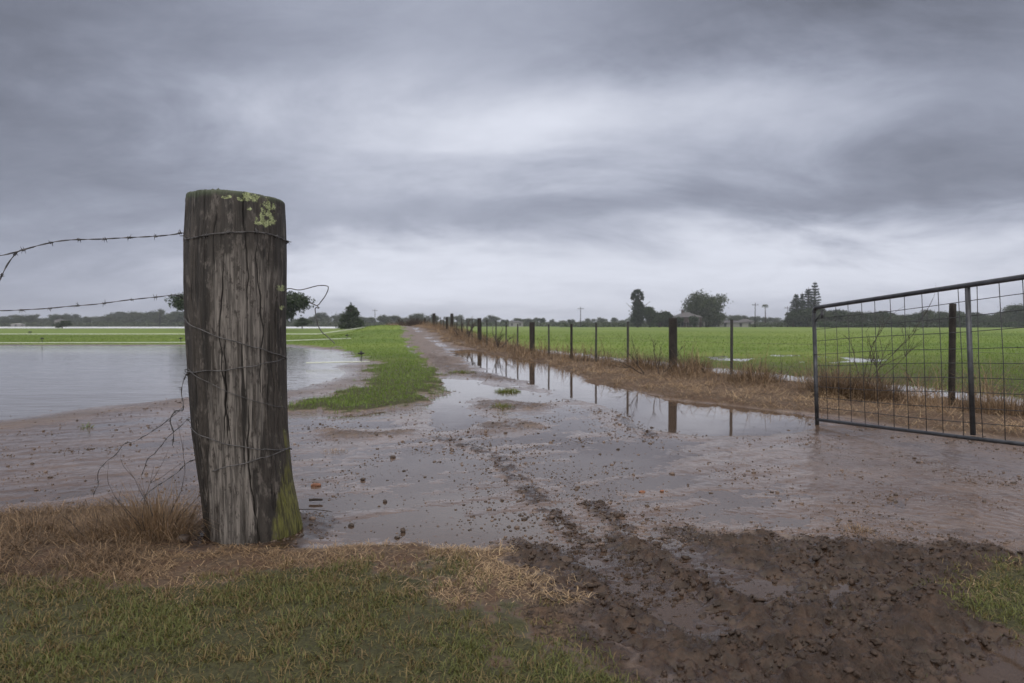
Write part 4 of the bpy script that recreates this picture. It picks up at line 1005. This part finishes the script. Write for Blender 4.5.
# tree line: a handful of crowns reused, each tree its own object
protos = []
for k in range(9):
    w = [9, 12, 8, 14, 10, 7, 11, 6, 13][k]; hh = [8, 9, 7.5, 8.5, 6.5, 9.5, 7, 8, 7.5][k]
    cm = crown_mesh('crown', round_blobs(w, hh, 16, 70+k, .06), 3800, .30, 70+k); cm.materials.append(MAT['leaf_mid' if k % 3 else 'leaf_dark'])
    tm = trunk_mb(hh*.65, .3, 4, 70+k); protos.append((w, hh, cm, tm))
tmesh = {}
def line_tree(k, x, y, h, label, group, wsc=1.0):
    w, hh, cm, tm = protos[k]; s = h/hh; root = bpy.data.objects.new('skyline_tree', None); C.objects.link(root); root.location = (x, y, 0); root.rotation_euler = (0, 0, random.uniform(0, 6.28)); root.scale = (s*wsc, s*wsc, s)
    tag(root, label, 'tree', group)
    if k not in tmesh: tmesh[k] = tm.build('trunk', MAT['bark'], root).data
    else: link('trunk', tmesh[k], None, root)
    link('crown', cm, None, root)
def hgt_line(px, tops): return np.interp(px, [t[0] for t in tops], [t[1] for t in tops])
tops_l = [(-300, 314), (0, 316), (20, 314), (28, 311), (45, 316), (75, 314), (100, 315), (130, 312), (150, 310), (180, 311), (300, 315), (315, 314), (330, 313), (370, 315), (385, 312), (400, 315), (420, 314), (440, 316), (460, 316), (500, 317), (560, 318), (600, 318), (620, 318), (700, 317), (830, 316)]
p = -330
while p < 830:
    p += random.uniform(5.5, 11); ty = hgt_line(p, tops_l)+random.uniform(-2.2, 3.4); Y = random.uniform(352, 470)
    if 188 < p < 283 and random.random() < .5: continue
    z = H_at(ty, Y)
    g_ = 'trees of the low far line across the flood plain'
    line_tree(random.randrange(9), X_at(p, Y), Y, max(2.5, z), 'small hazy tree in the low line along the far skyline', g_, random.uniform(.85, 1.3))
# scrub under the line, and a nearer darker belt on the right
tops_r = [(815, 312), (832, 308), (845, 313), (858, 310), (872, 306), (885, 313), (905, 315), (915, 312), (930, 309), (945, 310), (965, 309), (985, 311), (1005, 309), (1018, 304), (1030, 308), (1300, 306)]
p = 818
while p < 1320:
    p += random.uniform(4.5, 9); ty = hgt_line(p, tops_r)+random.uniform(-1.5, 3.5); Y = random.uniform(215, 265)
    line_tree(random.randrange(9), X_at(p, Y), Y, max(2.2, H_at(ty, Y)), 'dark tree in the nearer belt seen through the gate mesh', 'trees of the darker belt behind the gate', random.uniform(.9, 1.4))
# scrub understory (uncountable)
def understory(name, label, px0, px1, Y0, Y1, n, hmax, mat):
    r = np.random.default_rng(int(px0)+999); px = r.uniform(px0, px1, n); Y = r.uniform(Y0, Y1, n); x = (px-512)/F*Y; env = .6+.4*fbm(x, Y, .08, 3, 9)
    z = r.random(n)*hmax*env; P = np.stack([x, Y, z], -1); a = r.normal(0, 1, (n, 3)); a /= np.linalg.norm(a, axis=1)[:, None]; b = np.cross(a, r.normal(0, 1, (n, 3))); b /= np.linalg.norm(b, axis=1)[:, None]
    s = .34*r.uniform(.6, 1.5, n)[:, None]*Y[:, None]/250; V = np.stack([P-a*s, P-b*s*.6, P+a*s, P+b*s*.6], 1).reshape(-1, 3); V[:, 2] = np.maximum(V[:, 2], 0)
    tag(link(name, fast_mesh(name, V, np.arange(n*4).reshape(-1, 4)), mat), label, 'scrub', None, 'stuff')
understory('scrub', 'low unbroken scrub under the far skyline trees', -340, 835, 345, 400, 60000, 3.4, MAT['leaf_mid'])
understory('scrub', 'dense dark scrub beneath the tree belt behind the gate', 818, 1330, 212, 240, 45000, 2.8, MAT['leaf_dark'])
understory('scrub', 'grey green scrub round the homestead and the pines', 560, 830, 262, 300, 26000, 2.2, MAT['leaf_mid'])
# small bush by the field's far edge left of the conifer
for pxx, Yb, hb, lb in ((302, 150, 2.6, 'low round bush under the right side of the spreading tree'), (62, 170, 2.0, 'small dark bush at the far left edge of the paddock')):
    tree('field_bush', lb, X_at(pxx, Yb), Yb, crown_mesh('crown', round_blobs(4.2, hb, 10, pxx, .15), 2500, .14, pxx), hb*.5, .1, MAT['leaf_dark'])

# low wooded hills far behind
hx = np.linspace(-560, 900, 160); tops = 4+4*fbm(hx, hx*0, .006, 3, 401)+5*np.exp(-((hx+420)/120)**2)
V = []; nrow = 10
for j in range(nrow):
    t = j/(nrow-1); yy = 620+220*t; prof_ = math.sin(PI*t)
    for k in range(len(hx)): V.append((hx[k], yy, max(-.5, tops[k]*prof_+.8*fbm(np.array([hx[k]]), np.array([yy]), .05, 2, 5)[0]*prof_)))
V = np.array(V); k = np.arange(len(hx)-1)[None, :]+np.arange(nrow-1)[:, None]*len(hx)
me = fast_mesh('hills', V, np.stack([k, k+1, k+1+len(hx), k+len(hx)], -1).reshape(-1, 4), None, None, True)
tag(link('hills', me, MAT['hill']), kind='structure')

# ------------------------------------------------------------------ buildings
def house(name, label, px, Y, w, d, eave, ridge, wall, roof, rz=0, windows=(), veranda=False, chimney=False):
    root = empty(name, (X_at(px, Y), Y, 0), label, 'house', rz=rz)
    MB().box(-w/2, w/2, -d/2, d/2, 0, eave).build('wall', wall, root)
    o_ = .4; mb = MB()
    A = [(-w/2-o_, -d/2-o_, eave), (w/2+o_, -d/2-o_, eave), (w/2+o_, d/2+o_, eave), (-w/2-o_, d/2+o_, eave)]; r0 = (-w/2+d*.45, 0, ridge); r1 = (w/2-d*.45, 0, ridge)
    mb.poly([A[0], A[1], r1, r0]); mb.poly([A[1], A[2], r1]); mb.poly([A[2], A[3], r0, r1]); mb.poly([A[3], A[0], r0]); mb.poly([A[3], A[2], A[1], A[0]])
    rf = mb.build('roof', roof, root)
    if chimney: MB().box(-w*.2, -w*.2+.6, -.3, .3, ridge-.8, ridge+.9).build('chimney', wall, rf)
    for wx_, wz in windows:
        f = MB().box(wx_-.55, wx_+.55, -d/2-.06, -d/2+.0, wz-.1, wz+1.4).build('window', MAT['window_frame'], root)
        MB().box(wx_-.42, wx_+.42, -d/2-.09, -d/2-.062, wz+.02, wz+1.28).build('pane', MAT['glass'], f)
    if veranda:
        mb = MB().box(-w/2-.2, w/2+.2, -d/2-2.2, -d/2-.01, eave*.52, eave*.56)
        mb.build('veranda_roof', roof, root)
        for k in range(5):
            xx = -w/2+w*k/4; MB().box(xx-.08, xx+.08, -d/2-2.15, -d/2-2.0, 0, eave*.52).build('veranda_post', MAT['white_wall'], root)
house('homestead', 'brown two storey homestead half hidden by the largest round tree', 686, 242, 8.5, 8, 3.6, 5.4, MAT['brick_wall'], MAT['roof'], .1, ((-2.8, .5), (0, .5), (2.8, .5), (-2.8, 2.1), (0, 2.1), (2.8, 2.1)), True, True)
house('farm_shed', 'low pale shed just right of the largest round tree', 730, 262, 12, 6, 1.7, 2.5, MAT['white_wall'], MAT['roof'], .05, ((-3, .2), (3, .2)))
house('farm_shed', 'small white cottage between the pale shed and the palm', 745, 285, 6, 5, 2.2, 3.4, MAT['white_wall'], MAT['roof'], -.1, ((-1.3, .5), (1.3, .5)))
house('farm_shed', 'white roofed shed far off beyond the thick fence post at centre', 516, 338, 7, 6, 2.2, 2.9, MAT['white_wall'], MAT['roof'], .0, ((-2, .5), (2, .5)))
house('farm_shed', 'small pale shed in the far trees at left under the second wire', 60, 349, 3.6, 4, 3.2, 4.0, MAT['white_wall'], MAT['roof'], .2, ((0, 1.2),))
house('farm_shed', 'tiny white hut at the water edge at far left', 18, 338, 5, 3, 1.2, 1.7, MAT['white_wall'], MAT['white_wall'], 0, ((0, .0),))

def pole(label, px, top, Y, r=.13):
    x = X_at(px, Y); h = H_at(top, Y); root = empty('power_pole', (x, Y, 0), label, 'power pole')
    MB().tube([(0, 0, 0), (0, 0, h)], [r*1.2, r*.8], 8).build('pole', MAT['darkwood'], root, True)
    MB().box(-1.1, 1.1, -.07, .07, h-.75, h-.6).build('crossarm', MAT['darkwood'], root)
    for q in (-.95, 0, .95): MB().tube([(q, 0, h-.6), (q, 0, h-.35)], .06, 6).build('insulator', MAT['white_wall'], root)
pole('power pole beyond the paddock left of the tufted pine', 580.5, 307, 250)
pole('power pole right of the largest round tree before the palm', 755, 303, 235)
pole('power pole on the skyline between the conifer and the track', 375, 309, 300)
pole('power pole in the far trees left of the big post', 160, 308.5, 300)
pole('short power pole seen through the gate mesh', 927, 308, 205, .09)
pole('power pole standing close left of the norfolk pines', 787.5, 306, 235, .1)

# ------------------------------------------------------------------ haze
b = MB().box(-1650, 1650, -60, 1650, -1.5, 32); 
m = NT('thin_rain_haze'); pv = m.n('ShaderNodeVolumePrincipled', {'Color': (.78, .82, .92, 1), 'Density': .0004}); pv.inputs['Anisotropy'].default_value = 0.1
m.t.links.new(pv.outputs[0], m.out.inputs['Volume'])
hz = b.build('haze', m.m); tag(hz, 'thin even rain haze over the whole flood plain', 'haze', None, 'stuff')

# ------------------------------------------------------------------ sky and light
SUN_EL, SUN_AZ = math.radians(52), math.radians(200)    # azimuth clockwise from +Y
w = NT('World', True); sc.world = w.m
sky = w.n('ShaderNodeTexSky'); sky.sky_type = 'NISHITA'; sky.sun_disc = False; sky.sun_elevation = SUN_EL; sky.sun_rotation = SUN_AZ; sky.air_density = 1.5; sky.dust_density = 3
d = w.n('ShaderNodeTexCoord').outputs['Generated']
s = w.n('ShaderNodeSeparateXYZ', {0: d}); dx, dy, dz = s.outputs
az = w.M('ARCTAN2', dx, dy); el = w.M('ARCSINE', dz)
zc = w.M('ADD', w.M('MAXIMUM', dz, 0.0), .30)
lay = w.n('ShaderNodeCombineXYZ', {0: w.M('DIVIDE', dx, zc), 1: w.M('DIVIDE', dy, zc), 2: 0.0}).outputs[0]   # a flat cloud layer overhead
n1 = w.noise(w.mapv(lay, (1.1, 1.7, 1), (0, 0, .25), (2.3, 1.1, 0)), 1.0, 9, .58, .6)
n2 = w.noise(w.mapv(lay, (3.2, 5.0, 1), (0, 0, .35), (7.3, 3.1, 0)), 1.0, 9, .62, .8)
wob = w.noise(w.mapv(lay, (1.6, 2.4, 1), (0, 0, 0), (1.3, 9.1, 0)), 1.0, 6, .6, .4, 'Color')
ws = w.n('ShaderNodeSeparateXYZ', {0: wob}); 
azw = w.M('ADD', az, w.M('MULTIPLY', w.M('SUBTRACT', ws.outputs[0], .5), .55)); elw = w.M('ADD', el, w.M('MULTIPLY', w.M('SUBTRACT', ws.outputs[1], .5), .17))
def blob(px, py, sx, sy, amp):
    a0 = math.atan((px-512)/F); e0 = math.atan((HZ-py)/F*math.cos(a0)); 
    a = w.M('POWER', w.M('DIVIDE', w.M('SUBTRACT', azw, a0), sx/F), 2.0); b = w.M('POWER', w.M('DIVIDE', w.M('SUBTRACT', elw, e0), sy/F), 2.0)
    return w.M('MULTIPLY', w.M('EXPONENT', w.M('MULTIPLY', w.M('ADD', a, b), -1.0)), amp)
L = w.M('ADD', .40, w.M('MULTIPLY', w.M('SUBTRACT', n1, .5), .20)); L = w.M('ADD', L, w.M('MULTIPLY', w.M('SUBTRACT', n2, .5), .10))
for q in ((540, 120, 150, 46, .20), (400, 150, 160, 50, .07), (330, 140, 130, 45, .07), (820, 100, 260, 50, .12), (540, 285, 340, 52, .27), (900, 262, 170, 32, .13), (330, 275, 130, 40, .10),
          (720, 205, 300, 40, -.11), (980, 180, 160, 40, -.05), (380, 225, 200, 28, -.05), (960, 255, 150, 24, .06), (760, 0, 260, 60, -.14), (0, 20, 200, 170, -.18), (60, 250, 150, 80, -.04), (1020, 20, 170, 110, -.17), (250, 30, 120, 60, -.03)):
    L = w.M('ADD', L, blob(*q))
n3 = w.noise(w.mapv(lay, (8, 12, 1), (0, 0, .5), (1.3, 5.1, 0)), 1.0, 8, .68, 1.0); L = w.M('ADD', L, w.M('MULTIPLY', w.M('SUBTRACT', n3, .5), .03))
L = w.M('ADD', w.M('MULTIPLY', w.M('SUBTRACT', L, .38), 1.12), .38); L = w.M('MAXIMUM', L, .12)
hid = w.M('MAXIMUM', w.smooth(el, math.radians(30), math.radians(55)), w.M('MULTIPLY', w.smooth(dy, .25, -.35), .8))
L = w.M('MULTIPLY', L, w.M('ADD', 1.0, w.M('MULTIPLY', hid, 2.5)))     # unseen sky overhead and behind brightened to light the ground
tint = w.mix(w.smooth(L, .15, .75), (.87, .95, 1.22), (.95, .99, 1.12)); tint = w.mix(hid, tint, (1.05, .99, .93))  # brightened unseen part is also warmed, for warmer light on the ground
cloud = w.n('ShaderNodeVectorMath', {0: tint, 3: w.M('MULTIPLY', L, 10.0)}, operation='SCALE').outputs[0]
col = w.mix(.985, sky.outputs[0], cloud)
bg = w.n('ShaderNodeBackground', {'Color': col, 'Strength': .1}); w.t.links.new(bg.outputs[0], w.out.inputs['Surface'])
sun_d = bpy.data.lights.new('sun', 'SUN'); sun_d.energy = .6; sun_d.angle = math.radians(30); sun_d.color = (1, .97, .93)
sun = bpy.data.objects.new('sun', sun_d); C.objects.link(sun); sun.rotation_euler = (PI/2-SUN_EL, 0, PI-SUN_AZ+0) 
# lamp's -Z must point away from the sun's azimuth
sd = Vector((math.sin(SUN_AZ)*math.cos(SUN_EL), math.cos(SUN_AZ)*math.cos(SUN_EL), math.sin(SUN_EL))); sun.rotation_euler = sd.to_track_quat('Z', 'Y').to_euler()

# ------------------------------------------------------------------ render settings
sc.view_settings.view_transform = 'Standard'; sc.view_settings.look = 'None'; sc.view_settings.exposure = 0.14; sc.view_settings.gamma = 1
cy = sc.cycles; sc.render.engine = 'CYCLES'
cy.use_denoising = True; cy.max_bounces = 6; cy.diffuse_bounces = 2; cy.glossy_bounces = 3; cy.transparent_max_bounces = 12; cy.volume_bounces = 0; cy.transmission_bounces = 2
cy.sample_clamp_indirect = 6; cy.use_adaptive_sampling = True; cy.adaptive_threshold = .01
